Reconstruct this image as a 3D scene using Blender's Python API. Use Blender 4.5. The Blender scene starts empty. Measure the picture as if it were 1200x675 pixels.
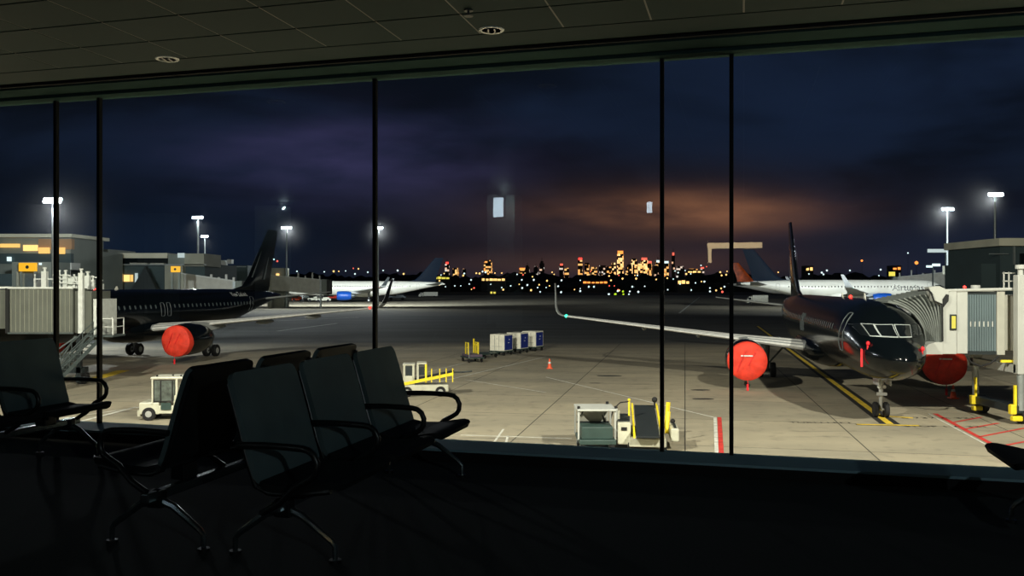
import bpy, bmesh, math, random
from math import sin, cos, pi, radians as R
from mathutils import Vector as V, Matrix
random.seed(7)
sc = bpy.context.scene
COL = sc.collection

# ------------------------------------------------------------------ camera, sky, light, exposure
EYE = 6.86                       # camera above the apron
FH = 1.35                        # camera above the lounge floor
FZ = EYE - FH                    # lounge floor level
F = 1000.0
cd = bpy.data.cameras.new('camera'); cam = bpy.data.objects.new('camera', cd); COL.objects.link(cam)
cam.location = (0, 0, EYE); cam.rotation_euler = (pi/2, 0, 0)
cd.sensor_width = 36; cd.lens = F/1200*36; cd.shift_y = (335-337.5)/1200*-1*-1
cd.clip_start = .05; cd.clip_end = 8000
sc.camera = cam
sc.view_settings.view_transform = 'Standard'; sc.view_settings.look = 'None'
sc.view_settings.exposure = 0; sc.view_settings.gamma = 1; sc.view_settings.use_curve_mapping = False
TH = R(15.2); CT, ST = cos(TH), sin(TH)
def IN(u, v, z=0.0): return V((u*CT+v*ST, -u*ST+v*CT, FZ+z))     # lounge frame: u along the glass, v towards it
def G(px, py, z=0.0):                                           # a spot on the apron
    y = (EYE-z)*F/(py-335.0); return V(((px-600)/F*y, y, z))
def at(px, py, Y): return V(((px-600)/F*Y, Y, EYE+(335-py)/F*Y))
def lin(c): return tuple(((x/255)/12.92 if x/255 <= .04045 else (((x/255)+.055)/1.055)**2.4) for x in c[:3])+(1,)

def lamp(name, kind, loc, energy, color=(1, 1, 1), radius=.5, aim=None, angle=150, parent=None, blend=.6):
    d = bpy.data.lights.new(name, kind); d.energy = energy; d.color = color
    d.shadow_soft_size = radius
    o = bpy.data.objects.new(name, d); COL.objects.link(o); o.location = loc
    if kind == 'SPOT':
        d.spot_size = R(angle); d.spot_blend = blend
        o.rotation_euler = (V(aim)-V(loc)).to_track_quat('-Z', 'Y').to_euler()
    if parent: o.parent = parent
    return o
WARMW = (1, .93, .78)
# floodlights on the roof edge of our own terminal, above and beside the lounge
ROOF_LIGHTS = [((22, 3.0, 27), 125000, (18, 60, 0), 140), ((-20, 14.0, 26), 95000, (8, 62, 0), 140), ((-60, 25, 23), 22000, (0, 62, 0), 140)]
MAST_W = 110000

def world():
    w = bpy.data.worlds.new('night_sky'); sc.world = w; w.use_nodes = True
    n = w.node_tree.nodes; l = w.node_tree.links; n.clear()
    tc = n.new('ShaderNodeTexCoord'); sep = n.new('ShaderNodeSeparateXYZ'); l.new(tc.outputs['Generated'], sep.inputs[0])
    def m(op, a, b=None, c=None):
        x = n.new('ShaderNodeMath'); x.operation = op
        for i, q in enumerate((a, b, c)):
            if q is None: continue
            if isinstance(q, (int, float)): x.inputs[i].default_value = q
            else: l.new(q, x.inputs[i])
        return x.outputs[0]
    def ramp(v, pts, interp='EASE'):
        r = n.new('ShaderNodeValToRGB'); r.color_ramp.interpolation = interp
        e = r.color_ramp.elements
        while len(e) < len(pts): e.new(.5)
        for i, (p, c) in enumerate(pts): e[i].position = p; e[i].color = c
        l.new(v, r.inputs[0]); return r.outputs[0]
    def mix(f, a, b, mode='MIX'):
        x = n.new('ShaderNodeMixRGB'); x.blend_type = mode
        for i, q in enumerate((f, a, b)):
            if isinstance(q, (int, float)): x.inputs[i].default_value = q
            elif isinstance(q, tuple): x.inputs[i].default_value = q
            else: l.new(q, x.inputs[i])
        return x.outputs[0]
    az = m('DIVIDE', sep.outputs[0], m('MAXIMUM', sep.outputs[1], .05))      # tangent of the bearing
    el = m('DIVIDE', sep.outputs[2], m('MAXIMUM', sep.outputs[1], .05))      # tangent of the height
    base = ramp(el, [(0, lin((32, 33, 42))), (.05, lin((25, 28, 40))), (.16, lin((17, 23, 36))), (.3, lin((18, 29, 50))), (.7, lin((9, 13, 22)))])
    # broad cloud sheet, drawn out level
    cmb = n.new('ShaderNodeCombineXYZ'); l.new(m('MULTIPLY', az, 2.2), cmb.inputs[0]); l.new(m('MULTIPLY', el, 8.0), cmb.inputs[1]); cmb.inputs[2].default_value = 3.3
    nz = n.new('ShaderNodeTexNoise'); nz.inputs['Scale'].default_value = 1.1; nz.inputs['Detail'].default_value = 5; nz.inputs['Distortion'].default_value = .5
    l.new(cmb.outputs[0], nz.inputs['Vector'])
    cl = ramp(nz.outputs[0], [(.36, (0, 0, 0, 1)), (.66, (1, 1, 1, 1))])
    c1 = mix(cl, mix(.8, base, lin((10, 13, 19))), mix(.75, base, lin((25, 36, 58))))
    # violet patch left of the middle
    def blob(a0, e0, sa, se):
        da = m('DIVIDE', m('SUBTRACT', az, a0), sa); de = m('DIVIDE', m('SUBTRACT', el, e0), se)
        return m('POWER', 2.718, m('MULTIPLY', m('ADD', m('MULTIPLY', da, da), m('MULTIPLY', de, de)), -1.0))
    def add(c, f, col, wr):
        return mix(1.0, c, mix(1.0, col, m('MULTIPLY', f, wr), 'MULTIPLY'), 'ADD')
    wv = m('ADD', m('MULTIPLY', nz.outputs[0], 1.5), -.1)
    nz2 = n.new('ShaderNodeTexNoise'); nz2.inputs['Scale'].default_value = 3.2; nz2.inputs['Detail'].default_value = 6; l.new(cmb.outputs[0], nz2.inputs['Vector'])
    wv2 = m('ADD', m('MULTIPLY', nz2.outputs[0], 2.6), -.65)
    wv2 = m('MAXIMUM', wv2, .05)
    def over(c, f, col, wr): return mix(m('MINIMUM', m('MULTIPLY', f, wr), 1.0), c, col)
    c = over(c1, blob(-.19, .145, .17, .045), lin((58, 56, 92)), wv2)
    c = over(c, blob(.17, .075, .28, .05), lin((62, 45, 42)), wv)
    c = over(c, blob(.20, .086, .13, .020), lin((156, 104, 76)), wv2)
    c = over(c, blob(.12, .026, .26, .016), lin((84, 58, 50)), wv)
    c = over(c, blob(.62, .03, .3, .07), lin((28, 36, 56)), .8)
    c = over(c, blob(-.42, .02, .3, .09), lin((18, 31, 50)), .8)
    c = over(c, blob(.33, .215, .22, .05), lin((26, 38, 62)), wv)
    ahead = n.new('ShaderNodeMapRange'); ahead.inputs[1].default_value = -.05; ahead.inputs[2].default_value = .25; l.new(sep.outputs[1], ahead.inputs[0])
    c = mix(ahead.outputs[0], lin((16, 20, 28)), c)
    bg = n.new('ShaderNodeBackground'); l.new(c, bg.inputs[0]); bg.inputs[1].default_value = .85
    o = n.new('ShaderNodeOutputWorld'); l.new(bg.outputs[0], o.inputs[0])
world()

# ------------------------------------------------------------------ materials
MATS = {}
def mat(name, rgb=(200, 200, 200), rough=.5, metal=0.0, emit=0.0, vary=.12, scale=3.0, bump=0.0, coat=0.0, spec=.5, raw=None):
    if name in MATS: return MATS[name]
    m = bpy.data.materials.new(name); m.use_nodes = True; n = m.node_tree.nodes; l = m.node_tree.links
    b = n['Principled BSDF']; c = raw or lin(rgb)
    b.inputs['Roughness'].default_value = rough; b.inputs['Metallic'].default_value = metal
    b.inputs['Specular IOR Level'].default_value = spec; b.inputs['Coat Weight'].default_value = coat
    if emit:
        b.inputs['Base Color'].default_value = (0, 0, 0, 1); b.inputs['Emission Color'].default_value = c; b.inputs['Emission Strength'].default_value = emit
        m.cycles.emission_sampling = 'NONE' if emit > 0 and not name.startswith('sampled') else 'AUTO'
    else:
        tc = n.new('ShaderNodeTexCoord'); nz = n.new('ShaderNodeTexNoise'); nz.inputs['Scale'].default_value = scale; nz.inputs['Detail'].default_value = 4
        l.new(tc.outputs['Object'], nz.inputs['Vector'])
        rp = n.new('ShaderNodeValToRGB'); rp.color_ramp.elements[0].position = .3; rp.color_ramp.elements[1].position = .7
        rp.color_ramp.elements[0].color = tuple(x*(1-vary) for x in c[:3])+(1,); rp.color_ramp.elements[1].color = tuple(min(1, x*(1+vary)) for x in c[:3])+(1,)
        l.new(nz.outputs[0], rp.inputs[0]); l.new(rp.outputs[0], b.inputs['Base Color'])
        if bump:
            bp = n.new('ShaderNodeBump'); bp.inputs['Strength'].default_value = bump; l.new(nz.outputs[0], bp.inputs['Height']); l.new(bp.outputs[0], b.inputs['Normal'])
    MATS[name] = m; return m
M = lambda k: MATS[k]
mat('gloss_black', raw=(.0022, .0036, .0045, 1), rough=.15, spec=.36, vary=.1)
mat('black_paint', raw=(.004, .006, .008, 1), rough=.4)
mat('plane_white', (226, 226, 214), .35, scale=.3, vary=.05)
mat('navy', (5, 20, 36), .6, spec=.1); mat('tail_orange', (226, 92, 30), .4, scale=.6, vary=.5)
mat('engine_blue', (24, 82, 176), .35)
mat('wing_grey', (150, 155, 155), .45, scale=.6, vary=.12); mat('slat_white', (225, 226, 222), .35)
mat('red_cover', (226, 58, 36), .7, scale=2.2, vary=.2, bump=.4); mat('red_ribbon', (225, 30, 40), .6)
mat('tyre', (14, 14, 15), .8); mat('hub', (170, 172, 170), .4, .3); mat('strut', (92, 96, 96), .4, .6)
mat('cockpit_glass', raw=(.006, .008, .009, 1), rough=.08, coat=.5); mat('frame_grey', (176, 184, 182), .4)
mat('blind_grey', (78, 88, 90), .5); mat('line_grey', (92, 100, 102), .5); mat('left_grey', (92, 96, 88), .6, scale=.8); mat('left_white', (205, 210, 205), .5); mat('stair_metal', (78, 88, 88), .5, .2); mat('marking_white', (215, 218, 215), .5)
mat('title_grey', (60, 62, 68), .5)
mat('bridge_white', (172, 175, 170), .5, scale=1.2, vary=.05); mat('bridge_grey', (158, 158, 148), .55, scale=.8)
mat('bridge_glass', (92, 106, 110), .25, scale=.5); mat('canopy_grey', (60, 66, 65), .7, scale=4)
mat('canopy_dark', (14, 17, 18), .7); mat('canopy_pale', (104, 110, 106), .6)
mat('steel_dark', (38, 46, 48), .5, .3); mat('galvanised', (150, 158, 158), .4, .5)
mat('vehicle_white', (184, 184, 166), .4, scale=2); mat('yellow', (232, 208, 40), .5); mat('belt', (20, 28, 32), .7)
mat('container_white', (232, 230, 214), .45, scale=1.5); mat('container_blue', (24, 44, 128), .45)
mat('green_grey', (46, 66, 62), .5); mat('purple_grey', (88, 76, 92), .6)
mat('cone_orange', (240, 92, 50), .5)
mat('wall_olive', (142, 144, 130), .8, scale=.3); mat('wall_dark', (54, 70, 73), .8, scale=.2); mat('wall_mid', (112, 120, 114), .8, scale=.2)
mat('roof_pale', (198, 198, 178), .7, scale=.3); mat('wall_tan', (168, 132, 96), .8, scale=.3)
mat('window_dark', raw=(.004, .007, .009, 1), rough=.15)
mat('foliage', raw=(.004, .006, .005, 1), rough=.95, scale=.05, vary=.4)
mat('tower_dark', raw=(.01, .009, .01, 1), rough=.8)
for k, c, e in (('glow_warm', (255, 196, 110), 1.3), ('glow_gate', (255, 186, 40), 1.15), ('glow_white', (235, 245, 255), 9), ('glow_head', (236, 246, 255), 30),
                ('glow_orange', (255, 140, 60), 2.2), ('glow_amber', (255, 200, 120), 1.8), ('glow_cool', (210, 232, 235), 1.6), ('glow_green', (80, 230, 190), 1.6),
                ('glow_lime', (190, 230, 40), 1.3), ('glow_red', (255, 60, 50), 3.0), ('glow_redsoft', (255, 100, 80), 1.6), ('glow_yellow', (250, 230, 90), 1.1),
                ('glow_navgreen', (60, 255, 200), 2.0), ('sampled_sign', (225, 240, 255), 10), ('sampled_counter', (255, 214, 160), 7), ('glow_pale', (200, 215, 215), .9)):
    mat(k, c, emit=e)

# ------------------------------------------------------------------ mesh helpers
class MB:
    def __init__(s): s.bm = bmesh.new(); s.mi = 0
    def _f(s, vs):
        try: f = s.bm.faces.new(vs); f.material_index = s.mi; return f
        except ValueError: return None
    def box(s, c, d, rz=0.0, rot=None, bev=0.0):
        r = bmesh.ops.create_cube(s.bm, size=1.0); vs = r['verts']
        m = Matrix.Translation(V(c)) @ (rot if rot is not None else Matrix.Rotation(rz, 4, 'Z')) @ Matrix.Diagonal((d[0], d[1], d[2], 1))
        bmesh.ops.transform(s.bm, matrix=m, verts=vs)
        fs = {f for v in vs for f in v.link_faces}
        for f in fs: f.material_index = s.mi
        if bev:
            es = {e for v in vs for e in v.link_edges}
            r = bmesh.ops.bevel(s.bm, geom=list(es), offset=bev, segments=2, affect='EDGES', profile=.5)
            for f in r['faces']: f.material_index = s.mi
        return s
    def bar(s, a, b, w, h=None):
        a, b = V(a), V(b); d = b-a; h = h or w
        q = d.to_track_quat('Z', 'Y').to_matrix().to_4x4()
        return s.box((a+b)/2, (w, h, d.length), rot=q)
    def cyl(s, a, b, r0, r1=None, n=16, cap=True):
        a, b = V(a), V(b); r1 = r0 if r1 is None else r1
        q = (b-a).to_track_quat('Z', 'Y')
        A = [s.bm.verts.new(a+q @ V((r0*cos(2*pi*i/n), r0*sin(2*pi*i/n), 0))) for i in range(n)]
        B = [s.bm.verts.new(b+q @ V((r1*cos(2*pi*i/n), r1*sin(2*pi*i/n), 0))) for i in range(n)]
        for i in range(n): s._f((A[i], A[(i+1) % n], B[(i+1) % n], B[i]))
        if cap: s._f(A[::-1]); s._f(B)
        return s
    def loft(s, rings, closed=True, caps=True):
        R_ = [[s.bm.verts.new(V(p)) for p in r] for r in rings]
        for a, b in zip(R_, R_[1:]):
            n = len(a)
            for i in range(n if closed else n-1): s._f((a[i], a[(i+1) % n], b[(i+1) % n], b[i]))
        if caps and closed: s._f(R_[0][::-1]); s._f(R_[-1])
        return s
    def tube(s, pts, r, n=8, cap=True):
        pts = [V(p) for p in pts]; rings = []; up = None
        for i, p in enumerate(pts):
            d = (pts[min(i+1, len(pts)-1)]-pts[max(i-1, 0)]).normalized()
            if up is None: up = d.orthogonal().normalized()
            up = (up-d*up.dot(d)).normalized(); sd = d.cross(up)
            rr = r[i] if isinstance(r, (list, tuple)) else r
            rings.append([p+up*rr*cos(2*pi*k/n)+sd*rr*sin(2*pi*k/n) for k in range(n)])
        return s.loft(rings, True, cap)
    def lathe(s, o, prof, n=24, axis='y'):
        rings = []
        for a, r in prof:
            r = max(r, .002)
            if axis == 'y': rings.append([V(o)+V((r*cos(2*pi*k/n), a, r*sin(2*pi*k/n))) for k in range(n)])
            elif axis == 'x': rings.append([V(o)+V((a, r*cos(2*pi*k/n), r*sin(2*pi*k/n))) for k in range(n)])
            else: rings.append([V(o)+V((r*cos(2*pi*k/n), r*sin(2*pi*k/n), a)) for k in range(n)])
        return s.loft(rings)
    def prism(s, poly, off):
        off = V(off); A = [s.bm.verts.new(V(p)) for p in poly]; B = [s.bm.verts.new(V(p)+off) for p in poly]; n = len(A)
        for i in range(n): s._f((A[i], A[(i+1) % n], B[(i+1) % n], B[i]))
        s._f(A[::-1]); s._f(B); return s
    def poly(s, pts): s._f([s.bm.verts.new(V(p)) for p in pts]); return s
    def ball(s, c, r, sub=2, sc_=(1, 1, 1)):
        q = bmesh.ops.create_icosphere(s.bm, subdivisions=sub, radius=r)
        bmesh.ops.transform(s.bm, matrix=Matrix.Translation(V(c)) @ Matrix.Diagonal((*sc_, 1)), verts=q['verts'])
        for f in {f for v in q['verts'] for f in v.link_faces}: f.material_index = s.mi
        return s
    def build(s, name, mats, parent=None, smooth=False, loc=None, rotz=0.0, fix=True):
        if fix: bmesh.ops.recalc_face_normals(s.bm, faces=s.bm.faces)
        me = bpy.data.meshes.new(name); s.bm.to_mesh(me); s.bm.free()
        for m_ in (mats if isinstance(mats, (list, tuple)) else [mats]): me.materials.append(M(m_) if isinstance(m_, str) else m_)
        if smooth:
            me.polygons.foreach_set('use_smooth', [True]*len(me.polygons))
            try: me.set_sharp_from_angle(angle=R(38))
            except Exception: pass
        o = bpy.data.objects.new(name, me); COL.objects.link(o)
        if parent: o.parent = parent
        if loc is not None: o.location = loc
        o.rotation_euler.z = rotz
        return o
def tag(o, label=None, cat=None, group=None, kind=None):
    if label: o['label'] = label
    if cat: o['category'] = cat
    if group: o['group'] = group
    if kind: o['kind'] = kind
    return o
def thing(name, label, cat, loc=(0, 0, 0), rz=0.0, group=None):
    o = bpy.data.objects.new(name, None); COL.objects.link(o); o.empty_display_size = .2
    o.location = loc; o.rotation_euler.z = rz
    return tag(o, label, cat, group)
def dup(root, loc, rz=None, label=None, group=None):
    kids = {}
    for o in bpy.data.objects:
        if o.parent: kids.setdefault(o.parent.name, []).append(o)
    def cp(o, par):
        c = o.copy(); COL.objects.link(c)
        if par: c.parent = par
        for ch in kids.get(o.name, []): cp(ch, c)
        return c
    r = cp(root, None); r.location = loc
    if rz is not None: r.rotation_euler.z = rz
    if label: r['label'] = label
    if group: r['group'] = group
    return r
def struct(o): o['kind'] = 'structure'; return o
def text_mesh(s, size, mt, name, parent, mapf, ext=0.0):
    cu = bpy.data.curves.new(name, 'FONT'); cu.body = s; cu.size = size; cu.align_x = 'CENTER'; cu.align_y = 'CENTER'
    t = bpy.data.objects.new(name+'_t', cu); me = bpy.data.meshes.new_from_object(t)
    for v in me.vertices: v.co = mapf(v.co.x, v.co.y)
    me.materials.clear(); me.materials.append(M(mt)); me.name = name
    bpy.data.objects.remove(t)
    o = bpy.data.objects.new(name, me); COL.objects.link(o); o.parent = parent
    return o

# ------------------------------------------------------------------ apron, field
def apron_material():
    m = bpy.data.materials.new('apron_concrete'); m.use_nodes = True; n = m.node_tree.nodes; l = m.node_tree.links; b = n['Principled BSDF']
    tc = n.new('ShaderNodeTexCoord'); mp = n.new('ShaderNodeMapping'); mp.inputs['Rotation'].default_value = (0, 0, .2); l.new(tc.outputs['Object'], mp.inputs[0])
    br = n.new('ShaderNodeTexBrick'); br.offset = 0; br.inputs['Scale'].default_value = 1; br.inputs['Brick Width'].default_value = 7.5; br.inputs['Row Height'].default_value = 7.5
    br.inputs['Mortar Size'].default_value = .035; br.inputs['Mortar Smooth'].default_value = .3
    br.inputs['Color1'].default_value = (.36, .325, .235, 1); br.inputs['Color2'].default_value = (.315, .29, .215, 1); br.inputs['Mortar'].default_value = (.07, .065, .05, 1)
    l.new(mp.outputs[0], br.inputs['Vector'])
    def noise(sx, sy, sca, det=5, lo=.4, hi=.65, c0=(1, 1, 1, 1), c1=(.4, .4, .4, 1), src=None):
        q = n.new('ShaderNodeMapping'); q.inputs['Scale'].default_value = (sx, sy, 1); l.new(tc.outputs['Object'], q.inputs[0])
        z = n.new('ShaderNodeTexNoise'); z.inputs['Scale'].default_value = sca; z.inputs['Detail'].default_value = det; l.new(q.outputs[0], z.inputs[0])
        r = n.new('ShaderNodeValToRGB'); r.color_ramp.elements[0].position = lo; r.color_ramp.elements[1].position = hi
        r.color_ramp.elements[0].color = c0; r.color_ramp.elements[1].color = c1; l.new(z.outputs[0], r.inputs[0]); return r.outputs[0]
    def mul(a, b_, f=1.0):
        x = n.new('ShaderNodeMixRGB'); x.blend_type = 'MULTIPLY'; x.inputs[0].default_value = f; l.new(a, x.inputs[1]); l.new(b_, x.inputs[2]); return x.outputs[0]
    c = mul(br.outputs[0], noise(.5, 1, .25, 6, .35, .7, (1.15, 1.12, 1.1, 1), (.78, .78, .8, 1)))
    c = mul(c, noise(1, 1, 1.3, 6, .55, .75, (1, 1, 1, 1), (.72, .72, .74, 1)))
    c = mul(c, noise(.35, 2.2, .5, 5, .62, .78, (1, 1, 1, 1), (.45, .45, .47, 1)))
    # the taxi lanes further out are dark asphalt
    sp = n.new('ShaderNodeSeparateXYZ'); l.new(tc.outputs['Object'], sp.inputs[0])
    zz = n.new('ShaderNodeTexNoise'); zz.inputs['Scale'].default_value = .03; l.new(tc.outputs['Object'], zz.inputs[0])
    s = n.new('ShaderNodeMath'); s.operation = 'MULTIPLY_ADD'; s.inputs[1].default_value = 8; l.new(zz.outputs[0], s.inputs[0]); l.new(sp.outputs[1], s.inputs[2])
    mr = n.new('ShaderNodeMapRange'); mr.inputs[1].default_value = 98; mr.inputs[2].default_value = 108; l.new(s.outputs[0], mr.inputs[0])
    mr2 = n.new('ShaderNodeMapRange'); mr2.inputs[1].default_value = 190; mr2.inputs[2].default_value = 270; mr2.inputs[3].default_value = 1; mr2.inputs[4].default_value = 0; l.new(s.outputs[0], mr2.inputs[0])
    mm = n.new('ShaderNodeMath'); mm.operation = 'MULTIPLY'; l.new(mr.outputs[0], mm.inputs[0]); l.new(mr2.outputs[0], mm.inputs[1])
    x = n.new('ShaderNodeMixRGB'); l.new(mm.outputs[0], x.inputs[0]); l.new(c, x.inputs[1])
    as_ = noise(.3, 1.5, .12, 5, .35, .7, (.10, .105, .10, 1), (.055, .06, .058, 1)); l.new(as_, x.inputs[2])
    l.new(x.outputs[0], b.inputs['Base Color']); b.inputs['Roughness'].default_value = .85; b.inputs['Specular IOR Level'].default_value = .25
    return m
MATS['apron'] = apron_material()
mat('grass_dark', raw=(.008, .012, .01, 1), rough=1, scale=.02, vary=.4)
b = MB(); b.poly([(-500, 7, 0), (600, -8, 0), (600, 620, 0), (-500, 620, 0)]); o = b.build('floor_apron', 'apron'); struct(o)
b = MB(); b.poly([(-2500, 620, -.02), (3500, 620, -.02), (3500, 5200, -.02), (-2500, 5200, -.02)]); struct(b.build('floor_field', 'grass_dark'))
for k, c in (('paint_yellow', (222, 190, 50)), ('paint_white', (205, 205, 195)), ('paint_red', (196, 52, 44)), ('paint_black', (32, 32, 30)), ('patch', (44, 44, 42))): mat(k, c, .8, scale=2.5, vary=.3)
TRIM = [0]
def strip(a, b_, w, m_, z=.006):
    a, b_ = V(a), V(b_); d = (b_-a).normalized(); s = V((-d.y, d.x, 0))*w/2; TRIM[0] += 1
    q = MB(); q.prism([(p.x, p.y, z) for p in (a-s, b_-s, b_+s, a+s)], (0, 0, .004)); return struct(q.build('trim_%d' % TRIM[0], m_))
ya, yb = G(928, 412), G(1043, 497)
strip(ya+(ya-yb)*1.2, yb, .95, 'paint_black', .004); strip(ya+(ya-yb)*1.2, yb, .34, 'paint_yellow', .01)
strip(G(1003, 497.5), G(1078, 499), .36, 'paint_black', .004); strip(G(1004, 497.5), G(1077, 499), .22, 'paint_yellow', .012)
strip(G(1040, 488), G(1070, 490), .26, 'paint_yellow', .012)
strip(G(640, 442), G(836, 489), .10, 'paint_white'); strip(G(500, 451), G(640, 418), .14, 'paint_white'); strip(G(470, 444), G(545, 425), .1, 'paint_white')
strip(G(545, 445), G(640, 460), .08, 'paint_white')
strip(G(838, 489), G(840, 535), .16, 'paint_white', .008); strip(G(843, 489), G(845.5, 535), .2, 'paint_red', .008)
strip(G(540, 510), G(670, 514), .12, 'paint_white'); strip(G(575, 524), G(590, 503), .1, 'paint_white')
strip(G(595, 511), G(588, 540), .1, 'paint_white')
strip(G(160, 477), G(90, 495), .25, 'paint_white'); strip(G(60, 492), G(215, 470), .12, 'paint_white')
strip(G(115, 443), G(145, 434), 1.0, 'paint_yellow')
strip(G(1096, 485), G(1180, 530), .24, 'paint_red', .008); strip(G(1088, 485), G(1172, 530), .08, 'paint_white', .008)
for a_, c_ in (((1118, 495), (1150, 489)), ((1131, 503), (1170, 496)), ((1148, 512), (1205, 501)), ((1168, 524), (1215, 515))): strip(G(*a_), G(*c_), .16, 'paint_red', .008)
strip(G(796, 367), G(820, 348), .5, 'paint_white'); strip(G(330, 420), G(425, 413), .3, 'paint_white')
strip(G(300, 377), G(420, 372), .5, 'paint_white'); strip(G(325, 388), G(395, 379), .4, 'paint_white')
def apron_text(s, px, py, size):
    p = G(px, py); TRIM[0] += 1
    r = struct(text_mesh(s, size, 'paint_black', 'trim_%d' % TRIM[0], None, lambda x, y: V((x*1.25, y*.9, 0))))
    r.location = (p.x, p.y, .012); r.rotation_euler.z = -.03
apron_text('B 737 A 321', 1070+30, 490, .62); apron_text('TURN LEFT', 962, 495.5, .5); apron_text('STOP 1 A 321', 1108, 500, .55)
for px, py, w in ((714, 440.5, 1.6), (697, 449, .7), (821, 457, 1.1), (824, 467.5, 1.1)):
    p = G(px, py); q = MB(); q.lathe((0, 0, 0), [(0, w*.5), (.005, w*.5)], 20, 'z'); TRIM[0] += 1
    o = struct(q.build('trim_%d' % TRIM[0], 'patch', loc=(p.x, p.y, .003))); o.scale = (1.2, .55, 1)

# ------------------------------------------------------------------ lounge shell
GV = 6.57; TOP = FH+1.744; CEIL = TOP+.04; EDGE = 6.15; SILL = .09; SV = 6.22
def uv(px, v): t = (px-600)/F; return v*(t*CT-ST)/(t*ST+CT)
def panel_mat():
    m = bpy.data.materials.new('ceiling_panel'); m.use_nodes = True; n = m.node_tree.nodes; l = m.node_tree.links; b = n['Principled BSDF']
    tc = n.new('ShaderNodeTexCoord'); nz = n.new('ShaderNodeTexNoise'); nz.inputs['Scale'].default_value = .7; l.new(tc.outputs['Object'], nz.inputs[0])
    r = n.new('ShaderNodeValToRGB'); r.color_ramp.elements[0].color = (.0055, .019, .019, 1); r.color_ramp.elements[1].color = (.009, .028, .028, 1); l.new(nz.outputs[0], r.inputs[0])
    l.new(r.outputs[0], b.inputs['Base Color']); b.inputs['Roughness'].default_value = .6; b.inputs['Specular IOR Level'].default_value = .05; return m
MATS['ceiling_panel'] = panel_mat(); mat('black_gap_shade', raw=(.002, .002, .002, 1), rough=.9); mat('joint_light', raw=(.035, .04, .034, 1), rough=.5)
mat('carpet', raw=(.007, .0105, .011, 1), rough=1, scale=60, vary=.5, bump=.2); mat('sill_metal', (128, 158, 168), .6, .0, scale=1, spec=.3)
mat('mullion', raw=(.002, .0025, .0025, 1), rough=.6, spec=.2); mat('lounge_wall', (60, 66, 64), .85, scale=.5); mat('column_paint', (150, 160, 158), .6)
mat('head_metal', raw=(.022, .045, .042, 1), rough=.9, spec=.02)
U0, U1, V0 = -15.0, 8.5, -9.0
def ibox(u0, u1, v0, v1, z0, z1): q = MB(); q.box(((u0+u1)/2, (v0+v1)/2, (z0+z1)/2), (u1-u0, v1-v0, z1-z0)); return q
def iplace(o): o.location = (0, 0, FZ); o.rotation_euler.z = -TH; return o
def ist(q, name, m_): return iplace(struct(q.build(name, m_)))
ist(ibox(U0, U1, V0, GV+.1, -.35, 0), 'floor', 'carpet')
# ceiling: a slab with metal panels under it, long dark gaps along the glass and pale cross joints
q = MB(); q.mi = 1; q.box(((U0+U1)/2, (V0+EDGE)/2, CEIL+.16), (U1-U0, EDGE-V0, .2)); q.mi = 0
vrow = [EDGE]+[EDGE-.36-.47*i for i in range(32)]
for i in range(len(vrow)-1):
    v1, v0 = vrow[i]-(.012 if i else .03), vrow[i+1]+.006
    if i == 0: q.box(((U0+U1)/2, (v0+v1)/2, CEIL+.03), (U1-U0, v1-v0, .06)); continue
    for k in range(40):
        u0 = U0+.6*k; q.box((u0+.3, (v0+v1)/2, CEIL+.03), (.588, v1-v0, .06))
    q.mi = 2
    for k in range(1, 40): q.box((U0+.6*k, (v0+v1)/2, CEIL+.012), (.013, v1-v0, .02))
    q.mi = 0
ist(q, 'ceiling', ['ceiling_panel', 'black_gap_shade', 'joint_light'])
ist(ibox(U0, U1, V0-.2, V0, 0, CEIL+.2), 'wall_back', 'lounge_wall'); ist(ibox(U0-.2, U0, V0, GV, 0, CEIL+.2), 'wall_left', 'lounge_wall')
ist(ibox(U1, U1+.2, V0, GV, 0, CEIL+.2), 'wall_right', 'lounge_wall')
q = ibox(U0-.2, U1+.2, V0-.2, GV+.5, CEIL+.27, CEIL+1.4); ist(q, 'ceiling_roof_slab', 'wall_mid')
q = ibox(U0-.2, U1+.2, GV-.05, GV+.5, -5.5, -.36); ist(q, 'wall_below_window', 'wall_mid')
# sill ledge and head
ist(ibox(U0, U1, SV, GV+.06, 0, SILL), 'trim_sill', 'sill_metal'); ist(ibox(U0, U1, SV-.015, SV-.001, 0, SILL-.018), 'trim_sill_shade', 'black_gap_shade')  # black front strip: shadow on the ledge face, put in as colour
ist(ibox(U0, U1, EDGE+.04, GV-.14, TOP+.005, TOP+.08), 'trim_head', 'head_metal'); ist(ibox(U0, U1, GV-.12, GV+.06, TOP-.02, TOP+.06), 'trim_head_rail', 'head_metal')
ist(ibox(U0, U1, GV-.14, GV-.12, TOP+.012, TOP+.3), 'trim_head_gap', 'black_gap_shade'); ist(ibox(U0, U1, EDGE+.001, EDGE+.038, TOP+.02, CEIL+.2), 'trim_ceiling_gap', 'black_gap_shade')
mus = [uv(p, GV-.06) for p in (60, 111, 436, 775, 857)]; mus = [-13.4]+mus+[mus[-1]+2.75, mus[-1]+3.25, mus[-1]+6]
for i, u in enumerate(mus):
    ist(ibox(u-.015, u+.015, GV-.02, GV+.02, SILL, TOP), 'trim_mullion_%d' % (i+1), 'mullion')
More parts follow.
